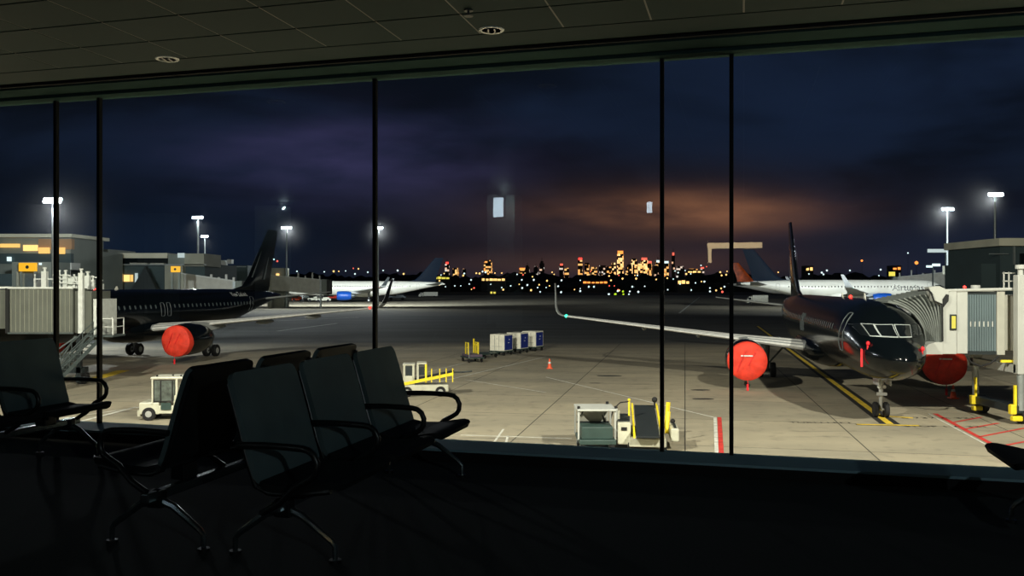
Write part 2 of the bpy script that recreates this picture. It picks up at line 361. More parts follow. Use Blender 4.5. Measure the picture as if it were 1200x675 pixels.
def glass():
    m = bpy.data.materials.new('window_glass'); m.use_nodes = True; n = m.node_tree.nodes; l = m.node_tree.links; n.clear()
    t = n.new('ShaderNodeBsdfTransparent'); t.inputs[0].default_value = (.93, .965, .95, 1); g = n.new('ShaderNodeBsdfGlossy'); g.inputs['Roughness'].default_value = .012; g.inputs[0].default_value = (.9, 1, 1, 1)
    f = n.new('ShaderNodeFresnel'); f.inputs[0].default_value = 1.5; k = n.new('ShaderNodeMath'); k.operation = 'MULTIPLY'; k.inputs[1].default_value = 1.5; l.new(f.outputs[0], k.inputs[0])
    x = n.new('ShaderNodeMixShader'); l.new(k.outputs[0], x.inputs[0]); l.new(t.outputs[0], x.inputs[1]); l.new(g.outputs[0], x.inputs[2])
    o = n.new('ShaderNodeOutputMaterial'); l.new(x.outputs[0], o.inputs[0]); return m
MATS['glass'] = glass()
for i in range(len(mus)-1):
    q = MB(); u0, u1 = mus[i]+.014, mus[i+1]-.014
    q.poly([(u0, GV, SILL), (u1, GV, SILL), (u1, GV, TOP), (u0, GV, TOP)]); ist(q, 'window_%d' % (i+1), 'glass')
# things in the lounge ceiling
def downlight(px, py, label):
    Y = (CEIL-FH)*F/(335-py); X = (px-600)/F*Y
    t = thing('downlight', label, 'ceiling light', (X, Y, FZ+CEIL))
    q = MB(); q.lathe((0, 0, 0), [(-.006, .066), (-.006, .085), (.0, .09), (.004, .09), (.004, .066), (-.006, .066)], 28, 'z'); q.build('trim_ring', 'marking_white', t, True)
    q = MB(); q.lathe((0, 0, 0), [(-.001, .061), (-.003, .058)], 24, 'z'); q.build('reflector', 'black_gap_shade', t, True)
    for s in (-1, 1): q = MB(); q.box((s*.022, 0, -.006), (.012, .09, .006)); q.build('lamp_tube', 'bridge_white', t)
downlight(196, 69, 'unlit round recessed downlight in the ceiling, the left one'); downlight(576, 35, 'unlit round recessed downlight in the ceiling beside the sprinkler')
Y = (CEIL-FH)*F/(335-12); t = thing('sprinkler', 'small sprinkler head hanging from the dark panelled ceiling', 'sprinkler', ((549-600)/F*Y, Y, FZ+CEIL))
q = MB(); q.cyl((0, 0, 0), (0, 0, -.035), .009); q.build('stem', 'steel_dark', t); q = MB(); q.cyl((0, 0, -.035), (0, 0, -.04), .03); q.build('deflector', 'steel_dark', t)
q = MB(); q.cyl((0, 0, 0), (0, 0, -.006), .03); q.build('flange', 'steel_dark', t)
# lit signs and a counter behind the camera: seen only as reflections in the glass
def hang_sign(px, v, w, h, label, rz=0.0):
    vv = 2*GV-v; tt = (px-600)/F; u = vv*(tt*CT-ST)/(tt*ST+CT); Z = vv/(tt*ST+CT); z = 92/F*Z+FH
    p = IN(u, v, z); t = thing('hanging_sign', label, 'sign', p, -TH+rz)
    q = MB(); q.box((0, -.03, 0), (w+.04, .05, h+.04)); q.build('housing', 'steel_dark', t)
    q = MB(); q.box((0, 0, 0), (w, .012, h)); q.build('lit_face', 'sampled_sign', t)
    q = MB(); q.cyl((0, -.03, h/2), (0, -.03, CEIL-z), .012); q.build('hanger', 'steel_dark', t)
hang_sign(584, -2.0, .21, .36, 'lit white square hanging sign, reflected in the glass left of the city', .25); hang_sign(761, -2.0, .09, .19, 'narrow lit white hanging sign, reflected beside the fourth mullion')
def refl(px, v): vv = 2*GV-v; tt = (px-600)/F; return vv*(tt*CT-ST)/(tt*ST+CT), vv/(tt*ST+CT)
u, Z = refl(829, -6.0); u2, Z2 = refl(893, -6.0); t = thing('lit_counter_frame', 'warm lit overhead frame of a counter, reflected above the blue tail', 'light', IN(u, -6.0, 0), -TH)
zt = 47/F*Z+FH
q = MB(); q.box(((u2-u)/2, 0, zt), (u2-u, .1, .12)); q.build('top_panel', 'sampled_counter', t); q = MB(); q.box((.05, 0, zt-.2), (.07, .1, .34)); q.build('side_panel', 'sampled_counter', t)
q = MB(); q.box((.05, -.12, zt/2), (.1, .1, zt)); q.build('post', 'steel_dark', t); q = MB(); q.box((u2-u, -.12, zt/2), (.1, .1, zt)); q.build('post', 'steel_dark', t)
for i, (px, v) in enumerate(((592, -3.2), (320, -4.0), (190, -5))):
    u, Z = refl(px, v); ist(ibox(u-.28, u+.28, v-.3, v+.3, 0, CEIL), 'wall_column_%d' % (i+1), 'column_paint')
for i, (u_, v_, e_) in enumerate(((-4.4, -2.5, 14), (-9.5, -3.2, 14), (5.6, -3.2, 260))):  # unseen fill lamps, added to brighten the seat backs and the reflected column
    t = thing('added_fill_lamp', ('dim cool fill lamp added behind the viewer, left', 'dim cool fill lamp added behind the viewer, farthest left', 'cool fill lamp added behind the viewer on the right')[i], 'ceiling light', IN(u_, v_, CEIL), -TH)
    q = MB(); q.lathe((0, 0, 0), [(-.03, .02), (-.03, .11), (0, .12)], 24, 'z'); q.build('shade', 'steel_dark', t, True)
    lamp('fill_light', 'POINT', (0, 0, -.12), e_, (.8, .97, 1), .02, parent=t)
# ------------------------------------------------------------------ lounge seating
mat('seat_black', raw=(.0035, .005, .0052, 1), rough=.75, scale=8, spec=.3); mat('mesh_back', raw=(.075, .112, .117, 1), rough=.7, scale=5, vary=.12)
mat('frame_black', raw=(.006, .007, .007, 1), rough=.35); mat('polished', (120, 130, 132), .25, .9)
def slab(prof, y0, y1, th, rad=.05):
    # a bent sheet: prof is a list of (x, z) from one end to the other, rounded at both ends
    q = MB(); P = [V((x, 0, z)) for x, z in prof]; n = len(P); L = [0]
    for a, b_ in zip(P, P[1:]): L.append(L[-1]+(b_-a).length)
    T = L[-1]; rows = []
    def pt(s):
        s = min(max(s, 0), T)
        for i in range(n-1):
            if s <= L[i+1]+1e-9:
                f = (s-L[i])/(L[i+1]-L[i]); p = P[i].lerp(P[i+1], f); d = (P[i+1]-P[i]).normalized(); return p, V((-d.z, 0, d.x))
    ss = [0, rad*.13, rad*.5, rad]+[rad+(T-2*rad)*k/14 for k in range(1, 14)]+[T-rad, T-rad*.5, T-rad*.13, T]
    top, bot = [], []
    for s in ss:
        e = min(s, T-s); ins = rad-math.sqrt(max(0, rad*rad-(rad-e)**2)) if e < rad else 0
        p, nn = pt(s); top.append([p+nn*th/2+V((0, y0+ins, 0)), p+nn*th/2+V((0, y1-ins, 0))]); bot.append([p-nn*th/2+V((0, y0+ins, 0)), p-nn*th/2+V((0, y1-ins, 0))])
    rings = [[a[0], a[1], b_[1], b_[0]] for a, b_ in zip(top, bot)]
    return q.loft(rings)
def bench(loc, rz, label, ys, legs, beam, group=None, lean=1.0, arms=True):
    t = thing('tandem_seating', label, 'seating', loc, rz, group)
    q = MB(); q.box((0, (beam[0]+beam[1])/2, .27), (.055, beam[1]-beam[0], .05), bev=.008); q.build('beam', 'polished', t)
    for y in ys:
        a, b_ = y-.30, y+.30
        slab([(-.03, .415), (.06, .395), (.2, .40), (.33, .425), (.38, .43), (.41, .415)], a, b_, .035).build('seat', 'seat_black', t, True)
        bk = slab([(x*lean, z) for x, z in ((-.01, .40), (-.045, .50), (-.085, .64), (-.125, .78), (-.155, .87), (-.175, .93))], a, b_, .028)
        bmesh.ops.recalc_face_normals(bk.bm, faces=bk.bm.faces)
        for f in bk.bm.faces:
            if f.normal.x < -.3: f.material_index = 1  # rear side coloured black to paint in its shade
        bk = bk.build('backrest', ['mesh_back', 'seat_black'], t, True)
        for s in (a+.012, b_-.012):
            q = MB(); q.tube([(.36, s, .40), (.2, s, .375), (.04, s, .372), (-.03, s, .40), (-.075*lean, s, .52), (-.125*lean, s, .70), (-.18*lean, s, .88)], .014); q.build('side_rail', 'frame_black', bk, True)
        q = MB(); q.box((.05, y, .335), (.09, .12, .09), bev=.01); q.build('mount', 'frame_black', t)
    ends = [ys[0]-.335]+[(p+n_)/2 for p, n_ in zip(ys, ys[1:])]+[ys[-1]+.335]
    for y in (ends if arms else []):
        q = MB(); pts = [(-.10, y, .60)]+[(-.10+.34*k/5, y, .60+.006*sin(k/5*pi)) for k in range(1, 6)]
        pts += [(.24+.075*sin(a), y, .525+.075*cos(a)) for a in (R(25), R(50), R(80), R(110), R(135), R(160))]+[(.20, y, .42), (.12, y, .34), (.03, y, .29)]
        q.tube(pts, .0165, 10); q.build('armrest', 'frame_black', t, True)
    for y in legs:
        q = MB(); q.tube([(0, y, .25), (.1, y, .215), (.255, y, .105), (.275, y, .08), (.277, y, .012)], [.024, .02, .016, .014, .013]); l_ = q.build('leg', 'polished', t, True)
        q = MB(); q.cyl((.277, y, 0), (.277, y, .016), .03); q.build('foot', 'frame_black', l_)
        q = MB(); q.tube([(0, y, .25), (-.1, y, .215), (-.255, y, .105), (-.275, y, .08), (-.277, y, .012)], [.024, .02, .016, .014, .013]); l_ = q.build('leg', 'polished', t, True)
        q = MB(); q.cyl((-.277, y, 0), (-.277, y, .016), .03); q.build('foot', 'frame_black', l_)
        q = MB(); q.box((0, y, .25), (.09, .06, .09), bev=.01); q.build('leg_bracket', 'frame_black', t)
    return t
bench(IN(-2.20, 0), -TH, 'middle row of black airport seats facing right, mesh backs lit by an added lamp', [3.87, 4.55, 5.23], [3.79, 5.73], [3.7, 5.8])
bench(IN(-2.93, 0), -TH+pi, 'row of black airport seats facing left, back to back with the middle row', [-5.43, -4.75, -4.07], [-5.75, -3.78], [-5.8, -3.68], lean=1.1)
bench(IN(-5.18, 0), -TH, 'row of black airport seats at the left edge, facing right', [3.98, 4.66, 5.34], [3.85, 5.62], [3.6, 5.72])
bench(IN(1.75, 0), -TH+pi, 'black airport seat cut off by the right edge of the photo', [-5.18], [-5.45], [-5.6, -4.6], arms=False)

# ------------------------------------------------------------------ airliners
FT = [(0, .06, 3.28, 3.40), (.12, .30, 3.08, 3.62), (.35, .55, 2.86, 3.84), (.8, .86, 2.62, 4.14), (1.4, 1.16, 2.42, 4.42), (2.0, 1.38, 2.28, 4.66), (2.5, 1.52, 2.20, 4.98), (3.0, 1.63, 2.14, 5.30), (3.6, 1.74, 2.09, 5.60),
      (4.4, 1.85, 2.05, 5.86), (5.5, 1.93, 2.02, 6.03), (7, 1.975, 2.0, 6.12), (9, 1.975, 2.0, 6.14), (29, 1.975, 2.0, 6.14), (31, 1.95, 2.12, 6.14), (34, 1.82, 2.60, 6.12), (37, 1.56, 3.22, 6.06),
      (40, 1.2, 3.9, 5.96), (43, .8, 4.5, 5.82), (45, .46, 4.9, 5.66), (46.5, .2, 5.12, 5.48)]
def fring(y):
    for a, b_ in zip(FT, FT[1:]):
        if y <= b_[0]:
            f = (y-a[0])/(b_[0]-a[0]); return tuple(a[k]+(b_[k]-a[k])*f for k in (1, 2, 3))
    return FT[-1][1:]
def fpt(y, phi, off=0.0):       # phi from the top, positive to port
    w, zb, zt = fring(y); return V(((w+off)*sin(phi), y, (zb+zt)/2+((zt-zb)/2+off)*cos(phi)))
def fside(y, z, off=.02):
    w, zb, zt = fring(y); c = max(-1, min(1, (z-(zb+zt)/2)/((zt-zb)/2))); return (w+off)*math.sqrt(max(0, 1-c*c))
def solve(phi, z):
    lo, hi = .3, 7.0
    for _ in range(30):
        m_ = (lo+hi)/2
        if fpt(m_, phi).z < z: lo = m_
        else: hi = m_
    return lo
def airfoil(x, yle, ch, z, th, cant=0.0, up=V((0, 0, 1))):
    pts = [(0, 0), (.02, .45), (.08, .8), (.22, 1), (.45, .9), (.7, .5), (1, .03)]; lo = [(1, -.03), (.7, -.25), (.45, -.5), (.22, -.62), (.08, -.55), (.02, -.3)]
    return [V((x, yle+a*ch, z))+up*(t_*th/2) for a, t_ in pts+lo]
def airliner(name, label, loc, a, scale=1.0, body='gloss_black', fin='gloss_black', cowl='gloss_black', sides=(-1, 1), wtop='wing_grey', winglet=('black_paint', 'wing_grey'), lift=0.0, span=1.0, main=(24.5, 4.0), group=None, title=None, detail=True, gear=True):
    t = thing(name, label, 'airplane', loc, -a, group); t.scale = (scale,)*3
    P = thing_off = V((0, 0, lift))
    def bld(q, nm, m_, par=t, sm=True): o = q.build(nm, m_, par, sm); o.location = P if par is t else (0, 0, 0); return o
    q = MB(); ys = [r[0] for r in FT]; ys = sorted(set(ys+[.2, .5, 1.1, 1.7, 2.25, 2.75, 3.3, 4, 5]+list(range(10, 29, 3))))
    q.loft([[fpt(y, 2*pi*k/36) for k in range(36)] for y in ys]); fus = bld(q, 'fuselage', body)
    q = MB(); q.loft([[V((w*sin(2*pi*k/24), y, 2.6+h*cos(2*pi*k/24))) for k in range(24)] for y, w, h in ((14.5, .6, .5), (16, 1.7, .95), (18, 2.15, 1.15), (24, 2.15, 1.2), (26.5, 1.7, .95), (28.5, .6, .5))]); bld(q, 'belly_fairing', body)
    for s in (-1, 1):
        S = [(1.2*s, 17.2, 7.6, 2.55, 1.0), (2.2*s, 18.0, 6.9, 2.72, .9), (6.6*s, 20.6, 4.6, 3.12, .52), (12.5*s, 24.4, 3.0, 3.72, .34), (18.4*s, 28.1, 1.75, 4.33, .2)]
        ex_ = (span-1)*18.4
        S = [(k[0]+s*ex_*max(0, (abs(k[0])-6.6)/11.8),)+k[1:] for k in S]
        q = MB(); q.loft([airfoil(*k) for k in S]); w_ = bld(q, 'wing', wtop)
        q = MB()
        for (A, B) in zip(S[1:], S[2:]):
            q.loft([[V((k[0], k[1]-.05, k[3]-.02)), V((k[0], k[1]+.03*k[2], k[3]+.28*k[4])), V((k[0], k[1]+.15*k[2], k[3]+.515*k[4])), V((k[0], k[1]+.15*k[2], k[3]+.44*k[4])), V((k[0], k[1]+.02*k[2], k[3]-.2*k[4]))] for k in (A, B)])
        bld(q, 'slat', 'slat_white', w_)
        q = MB(); q.mi = 0; rings = []
        for k, (dx, dz, dy, ch) in enumerate(((0, 0, 0, 1.75), (.35, .05, .22, 1.65), (.66, .2, .45, 1.5), (.86, .48, .7, 1.35), (.97, .85, 1.0, 1.2), (1.22, 2.75, 2.4, .6))):
            up = V((-s*sin(min(1, dz/.8)*1.35), 0, cos(min(1, dz/.8)*1.35))); rings.append(airfoil((18.4+ex_+dx)*s, 28.1+dy, ch, 4.33+dz, .17 if k < 5 else .07, up=up))
        q.loft(rings); q.bm.faces.ensure_lookup_table(); bmesh.ops.recalc_face_normals(q.bm, faces=q.bm.faces)
        for f in q.bm.faces:
            if f.normal.x*s > .25 and f.calc_center_median().z > 4.9: f.material_index = 1
        bld(q, 'winglet', [winglet[1], winglet[0]], w_)
        q = MB(); q.ball(((18.3+ex_)*s, 28.15, 4.36), .16 if detail else .1, 1); bld(q, 'navigation_light', 'glow_red' if s > 0 else 'glow_navgreen', w_)
        if detail:
            for xx, yy, zz in ((4.6, 24.6, 2.65), (9, 25.6, 3.1), (13.2, 27.0, 3.55)):
                q = MB(); q.loft([[V((xx*s+r*cos(2*pi*k/10), yy+dy, zz+r*1.2*sin(2*pi*k/10))) for k in range(10)] for dy, r in ((-2, .04), (-1.2, .17), (0, .2), (1.1, .12), (1.6, .03))]); bld(q, 'flap_fairing', wtop, w_)
        # engine
        ex, ez = 6.0*s, 1.92
        q = MB(); q.lathe((ex, 15.7, ez), [(.25, 1.02), (.05, 1.1), (0, 1.16), (.08, 1.23), (.6, 1.32), (1.6, 1.36), (2.8, 1.3), (3.9, 1.08), (4.0, 1.0), (3.7, .85), (.9, .9), (.25, 1.0)], 40); n_ = bld(q, 'engine', cowl)
        q = MB(); q.lathe((ex, 15.7, ez), [(3.5, .8), (4.5, .68), (4.9, .6), (4.9, .4), (5.7, .08)], 24); bld(q, 'exhaust', 'strut', n_)
        q = MB(); q.lathe((ex, 15.7, ez), [(.95, .9), (.98, .9)], 24); bld(q, 'fan_face', 'steel_dark', n_)
        q = MB(); q.loft([[V((ex-w, y, z0)), V((ex+w, y, z0)), V((ex+w, y, z1)), V((ex-w, y, z1))] for y, w, z0, z1 in ((17.2, .05, 3.1, 3.2), (18.4, .2, 2.6, 3.35), (20.8, .24, 2.5, 3.2), (23, .1, 2.7, 3.0))]); bld(q, 'pylon', wtop, n_)
        if gear:
            my, mx = main
            q = MB(); q.cyl((mx*s, my, .55-lift), (mx*s*.98, my, 2.9), .16, .2); q.cyl((mx*s, my-.05, .9), ((mx-1.5)*s, my+.05, 2.6), .07); q.cyl(((mx-.62)*s, my, .55-lift), ((mx+.62)*s, my, .55-lift), .09); g_ = bld(q, 'main_gear', 'strut')
            for d in (-.46, .46):
                q = MB(); q.lathe(((mx+d)*s-.2, my, .56-lift), [(0, .3), (0, .5), (.06, .56), (.34, .56), (.4, .5), (.4, .3), (.34, .28), (.06, .28)], 24, 'x'); w2 = bld(q, 'wheel', 'tyre', g_)
                q = MB(); q.lathe(((mx+d)*s-.18, my, .56-lift), [(0, .27), (.36, .27)], 16, 'x'); bld(q, 'wheel_hub', 'hub', g_)
        # tailplane
        q = MB(); q.loft([airfoil(*k) for k in ((.5*s, 40.6, 3.9, 4.95, .34), (7.0*s, 44.6, 1.5, 5.72, .14))]); bld(q, 'tailplane', wtop)
    q = MB(); q.loft([[V((t_*d, y+b_*c, z)) for b_, t_ in ((0, 0), (.05, 1), (.3, 1.6), (.7, 1), (1, .1), (.7, -1), (.3, -1.6), (.05, -1))] for y, c, z, d in ((34.5, 9.2, 5.9, .06), (37.6, 6.4, 6.45, .13), (39.0, 5.2, 7.6, .13), (43.6, 2.5, 13.0, .07))]); fn = bld(q, 'tail_fin', fin)
    if gear:
        q = MB(); q.cyl((0, 5.2, .42-lift), (0, 5.1, 2.5), .1, .13); q.cyl((0, 5.15, 1.1), (0, 6.4, 2.3), .05); q.cyl((-.34, 5.2, .42-lift), (.34, 5.2, .42-lift), .06); q.box((0, 5.0, 1.25), (.5, .1, .16)); q.box((-.3, 4.9, 2.05), (.06, 1.2, .6)); q.box((.3, 4.9, 2.05), (.06, 1.2, .6)); g_ = bld(q, 'nose_gear', 'hub')
        for d in (-.26, .26):
            q = MB(); q.lathe((d-.11, 5.2, .41-lift), [(0, .2), (0, .36), (.04, .41), (.18, .41), (.22, .36), (.22, .2)], 24, 'x'); bld(q, 'wheel', 'tyre', g_)
        for d in (-.13, .13): q = MB(); q.lathe((d, 5.02, 1.62), [(-.06, .09), (0, .09)], 14); bld(q, 'taxi_light', 'marking_white', g_)
    # cockpit windows
    zc0, zc1 = 4.42, 4.93
    for s in (-1, 1):
        for p0, p1, up_ in ((2.5, 30, 0), (33, 48, 0), (51, 61, .04)):
            for nm, mm, g0, off in (('window_frame', ('frame_grey' if p0 == 2.5 or (p0 == 33 and s < 0) else 'black_paint') if body == 'gloss_black' else 'steel_dark', 1.6, .012), ('cockpit_window', 'cockpit_glass', 0, .03)):
                q = MB(); rows = []
                for i in range(7):
                    ph = R(p0-g0+(p1-p0+2*g0)*i/6)*s; col = []
                    for j in range(4):
                        z = zc0-(.04 if g0 else 0)+up_*i/6+(zc1-zc0-(.02*(i/6) if p0 == 2.5 else 0)+(.08 if g0 else 0)-(.12*i/6 if p0 == 51 else 0))*j/3
                        y = solve(ph, z); col.append(fpt(y, ph, off))
                    rows.append(col)
                q.loft(rows, closed=False, caps=False); bld(q, nm, mm)
    # cabin windows and doors on the sides that show
    base = None
    for s in sides:
        n_ = 44 if detail else 40
        for k in range(n_):
            y = 8.2+k*.72
            if y > 37: break
            if detail and s > 0 and (19.2 < y < 21.6): continue
            z = 4.62; x = fside(y, z, .012)*s; x2 = fside(y, z-.17, .012)*s
            if base is None or abs(y-8.2) < .01 or y > 28:
                q = MB(); pts = [(0, .115*math.copysign(abs(cos(a))**.7, cos(a)), .17*math.copysign(abs(sin(a))**.7, sin(a))) for a in [2*pi*i/12 for i in range(12)]]
                q.poly([(fside(y, z+p[2], .014)*s-x, p[1], p[2]) for p in pts]); ob = bld(q, 'cabin_window', 'blind_grey' if body == 'gloss_black' else 'window_dark'); ob.location = P+V((x, y, z)); base = ob if y < 28 else base
            else:
                ob = base.copy(); COL.objects.link(ob); ob.parent = t; ob.location = P+V((x, y, z))
        base = None
        drs = ((5.6, .42, 3.45, 5.45), (38.6 if not detail else 36.9, .4, 3.6, 5.3)) + (((20.0, .27, 3.75, 4.95), (20.95, .27, 3.75, 4.95)) if detail else ())
        for y0, hw, z0, z1 in drs:
            q = MB(); pts = []
            for i in range(33):
                a_ = 2*pi*i/32; yy = y0+hw*math.copysign(abs(cos(a_))**.35, cos(a_)); zz = (z0+z1)/2+(z1-z0)/2*math.copysign(abs(sin(a_))**.35, sin(a_)); pts.append((fside(yy, zz, .012)*s, yy, zz))
            q.tube(pts, .022, 5, False); bld(q, 'door_outline', 'line_grey')
    if detail:
        q = MB(); q.ball((0, 13.5, 6.2), .12, 1); bld(q, 'beacon', 'glow_red'); q = MB(); q.prism([(0-.02, 9, 6.1), (-.02, 9.5, 6.1), (-.02, 9.4, 6.45), (-.02, 9.25, 6.45)], (.04, 0, 0)); bld(q, 'antenna', 'plane_white')
        q = MB(); q.prism([(0-.02, 16, 6.1), (-.02, 16.5, 6.1), (-.02, 16.4, 6.4), (-.02, 16.25, 6.4)], (.04, 0, 0)); bld(q, 'antenna', 'plane_white')
        q = MB()
        for (y0, z0, y1, z1, w) in ((39.4, 7.4, 41.6, 10.4, .38), (42.2, 7.2, 43.4, 9.9, .38)):
            for s in (-1, 1):
                q.loft([[V((s*.235, y0+(y1-y0)*f-w*g, z0+(z1-z0)*f)), V((s*.235, y0+(y1-y0)*f+w*g, z0+(z1-z0)*f))] for f, g in ((0, .4), (.25, .35), (.6, .2), (1, .02))], closed=False, caps=False)
        o = bld(q, 'fin_emblem', 'line_grey', fn); o['label'] = 'pale curling fern streaks'
        if 1 in sides: o = text_mesh('New Zealand', .62, 'marking_white', 'side_lettering', t, lambda x, y: V((fside(34.6+x, 5.55+y, .03), 34.6+x, 5.55+y))); o.location = P
    if title:
        s = sides[0]
        o = text_mesh(title, 1.95, 'title_grey', 'fuselage_title', t, lambda x, y: V((s*fside(10.3+s*x, 4.35+y, .04), 10.3+s*x, 4.35+y))); o.location = P
    return t
def wpos(root, x, y, z):
    a = root.rotation_euler.z; s = root.scale[0]; c, d = cos(a), sin(a)
    return root.location+V((s*(x*c-y*d), s*(x*d+y*c), s*z))
RP = airliner('airliner', 'black airliner on the right, nose towards the lounge, with a jet bridge at its door', (18.2, 39.4, 0), .2, sides=(-1,), span=1.075)
LP = airliner('airliner', 'black airliner on the left behind the stairs, with one round red engine cover', (-38.3, 59.0, 0), .193, 1.04, sides=(1,), lift=.15)
WR = airliner('airliner', 'white airliner with a grey title and a navy tail, behind the right black one', (140, 272, 0), R(-88), 1.43, 'plane_white', 'navy', 'engine_blue', sides=(-1,), wtop='wing_grey', winglet=('wing_grey', 'wing_grey'), title='Airturias', detail=False)
WL = airliner('airliner', 'white airliner far left with blue engine and navy tail, seen behind the black tail', (-96, 360, 0), R(84), 1.45, 'plane_white', 'navy', 'engine_blue', sides=(1,), winglet=('steel_dark', 'wing_grey'), detail=False)
OR = airliner('airliner', 'distant airliner whose orange tail fin peeks out left of the navy tail', (176, 430, 0), R(-90), 1.42, 'plane_white', 'tail_orange', 'plane_white', sides=(), detail=False)

def engine_cover(root, x, y, z, r, label, pendant=True, stripe=False):
    p = wpos(root, x, y, z); t = thing('engine_cover', label, 'engine cover', p, root.rotation_euler.z)
    q = MB(); q.lathe((0, 0, 0), [(.75, r*1.02), (.35, r*1.045), (.05, r*1.02), (-.06, r*.93), (-.12, r*.6), (-.14, .02)], 40)
    for v in q.bm.verts:
        a = math.atan2(v.co.z, v.co.x); rr = math.hypot(v.co.x, v.co.z)
        v.co.y += .03*sin(a*7+2)*rr/r-.03*cos(a*3)*(rr/r)
    q.build('fabric', 'red_cover', t, True)
    q = MB(); q.bar((-.15, -.19, r*.55), (-.55*r, -.17, -r*.55), .05, .03); q.bar((.05, -.2, -.2*r), (.4*r, -.17, r*.5), .04, .03); q.build('strap', 'red_ribbon', t)
    if pendant:
        q = MB(); q.tube([(0, -.1, -r*.95), (.02, -.13, -r-.15), (-.02, -.12, -r-.5)], .02); q.box((0, -.12, -r-.45), (.14, .03, .42)); q.build('streamer', 'red_ribbon', t)
    if stripe: q = MB(); q.box((-.05, -.175, r*.3), (.75, .02, .09)); q.build('stripe', 'marking_white', t)
engine_cover(RP, -6.0, 15.55, 1.92, 1.24, 'red engine cover left of the right black airliner, behind a window mullion', stripe=True)
engine_cover(RP, 6.0, 15.55, 1.92, 1.24, 'red engine cover half hidden under the white jet bridge cab', stripe=True)
engine_cover(LP, 6.0, 15.55, 1.92+.08, 1.32, 'round red engine cover on the near engine of the left black airliner')
engine_cover(LP, -6.0, 15.55, 1.92+.1, 1.3, 'red engine cover low behind the aircraft stairs at far left', False)
def pitot(phi, y, label, ribbon=.9, head=True):
    w = fpt(y, phi, .06); p = wpos(RP, *w); t = thing('sensor_cover', label, 'sensor cover', p, -.2)
    if head: q = MB(); q.ball((0, -.05, 0), .12, 2, (.75, .8, 1.0)); q.build('pouch', 'red_ribbon', t, True)
    else: q = MB(); q.cyl((0, .06, 0), (0, -.1, 0), .04); q.build('pouch', 'red_ribbon', t, True)
    q = MB(); q.box((-.02 if head else 0, -.06, -ribbon/2), (.07 if head else .1, .02, ribbon)); q.build('streamer', 'red_ribbon', t)
pitot(R(-62), 2.0, 'round red sensor cover below the cockpit side window', .3)
pitot(R(-82), 2.3, 'long red streamer hanging low on the black nose', .85, False)
pitot(R(62), 1.25, 'red sensor cover on the far right side of the black nose', .3)

# ------------------------------------------------------------------ right jet bridge
JB = thing('jet_bridge', 'white jet bridge with ribbed grey canopy docked at the right black airliner', 'jet bridge', (25.6, 43.6, 0))
O = V((25.6, 43.6, 0))
def L(p): return V(p)-O
def jb(q, nm, m_, par=JB, sm=False): return q.build(nm, m_, par, sm)
# canopy: pleats fanned between a hoop on the fuselage and the cab frame
def hoop(f, inset=0.0):
    A = []
    for k in range(9):
        ph = R(108-100*k/8); w = wpos(RP, *fpt(4.7, ph, .14)); A.append(w)
    Bc = [V((21.42, 42.6, 3.75+2.85*k/8)) for k in range(9)]
    pts = [a.lerp(b_, f)+V((0, -.55*sin(pi*k/8)*(1-f)*.25+inset, -inset*.6)) for k, (a, b_) in enumerate(zip(A, Bc))]
    top = pts[-1]; pts += [top+V((0, 1.2, -.02)), top+V((0, 3.2, -.05))]
    return [L(p) for p in pts]
N = 10; q = MB(); q.loft([hoop(i/(2*N), 0 if i % 2 == 0 else .16) for i in range(2*N+1)], closed=False, caps=False); can = jb(q, 'canopy', 'canopy_grey', sm=False)
for i in range(N+1): q = MB(); q.tube([p+V((0, -.03, .01)) for p in hoop(i/N)], .045 if i else .08, 6); q.build('canopy_rib', 'canopy_pale', can, True)
q = MB(); q.box(L((21.8, 44.2, 5.05)), (.78, 3.3, 3.2), bev=.04); jb(q, 'cab', 'bridge_white')
q = MB(); q.box(L((22.48, 44.2, 5.05)), (.55, 3.2, 3.15), bev=.03); jb(q, 'cab_rear', 'bridge_white')
q = MB(); q.prism([L(p) for p in ((20.6, 42.5, 3.45), (21.45, 42.5, 3.45), (21.45, 42.5, 4.05), (21.1, 42.5, 4.05), (20.75, 42.5, 3.95), (20.6, 42.5, 3.8))], (0, .8, 0)); jb(q, 'bumper_panel', 'bridge_white')
q = MB(); q.prism([L(p) for p in ((21.4, 42.5, 5.9), (21.6, 42.5, 5.9), (21.75, 42.5, 6.62), (21.3, 42.5, 6.85), (20.75, 42.5, 6.8), (20.9, 42.5, 6.5), (21.05, 42.5, 6.1))], (0, .5, 0)); jb(q, 'canopy_hood', 'bridge_white')
q = MB(); q.tube([L(p) for p in ((20.2, 42.45, 6.62), (20.7, 42.45, 6.66), (20.86, 42.45, 6.5), (21.0, 42.45, 6.1), (21.4, 42.45, 5.95), (21.42, 42.45, 4.1))], .05, 6); jb(q, 'hood_seal', 'canopy_dark')
q = MB(); q.prism([L(p) for p in ((21.45, 42.46, 5.8), (21.7, 42.46, 6.1), (21.72, 42.46, 6.4), (21.6, 42.46, 6.45), (21.42, 42.46, 6.2))], (0, -.05, 0)); jb(q, 'rubber_flap', 'canopy_dark')
q = MB(); q.box(L((21.98, 42.5, 5.05)), (.34, .06, .78), bev=.02); w_ = jb(q, 'window_frame', 'steel_dark'); q = MB(); q.box(L((21.98, 42.46, 5.05)), (.2, .03, .62), bev=.01); q.build('window_pane', 'glow_yellow', w_)
q = MB(); q.box(L((23.5, 44.2, 3.5)), (1.6, 3.0, .16)); q.box(L((23.5, 44.2, 6.5)), (1.6, 3.0, .12)); jb(q, 'rotunda_frame', 'steel_dark')
q = MB()
for k in range(12): q.box(L((22.84+k*.122, 42.75, 5.02)), (.10, .05, 2.85))
jb(q, 'glazed_wall', 'bridge_glass')
q = MB(); q.box(L((23.5, 44.3, 5.0)), (1.5, 2.9, 2.85)); jb(q, 'glazed_core', 'steel_dark')
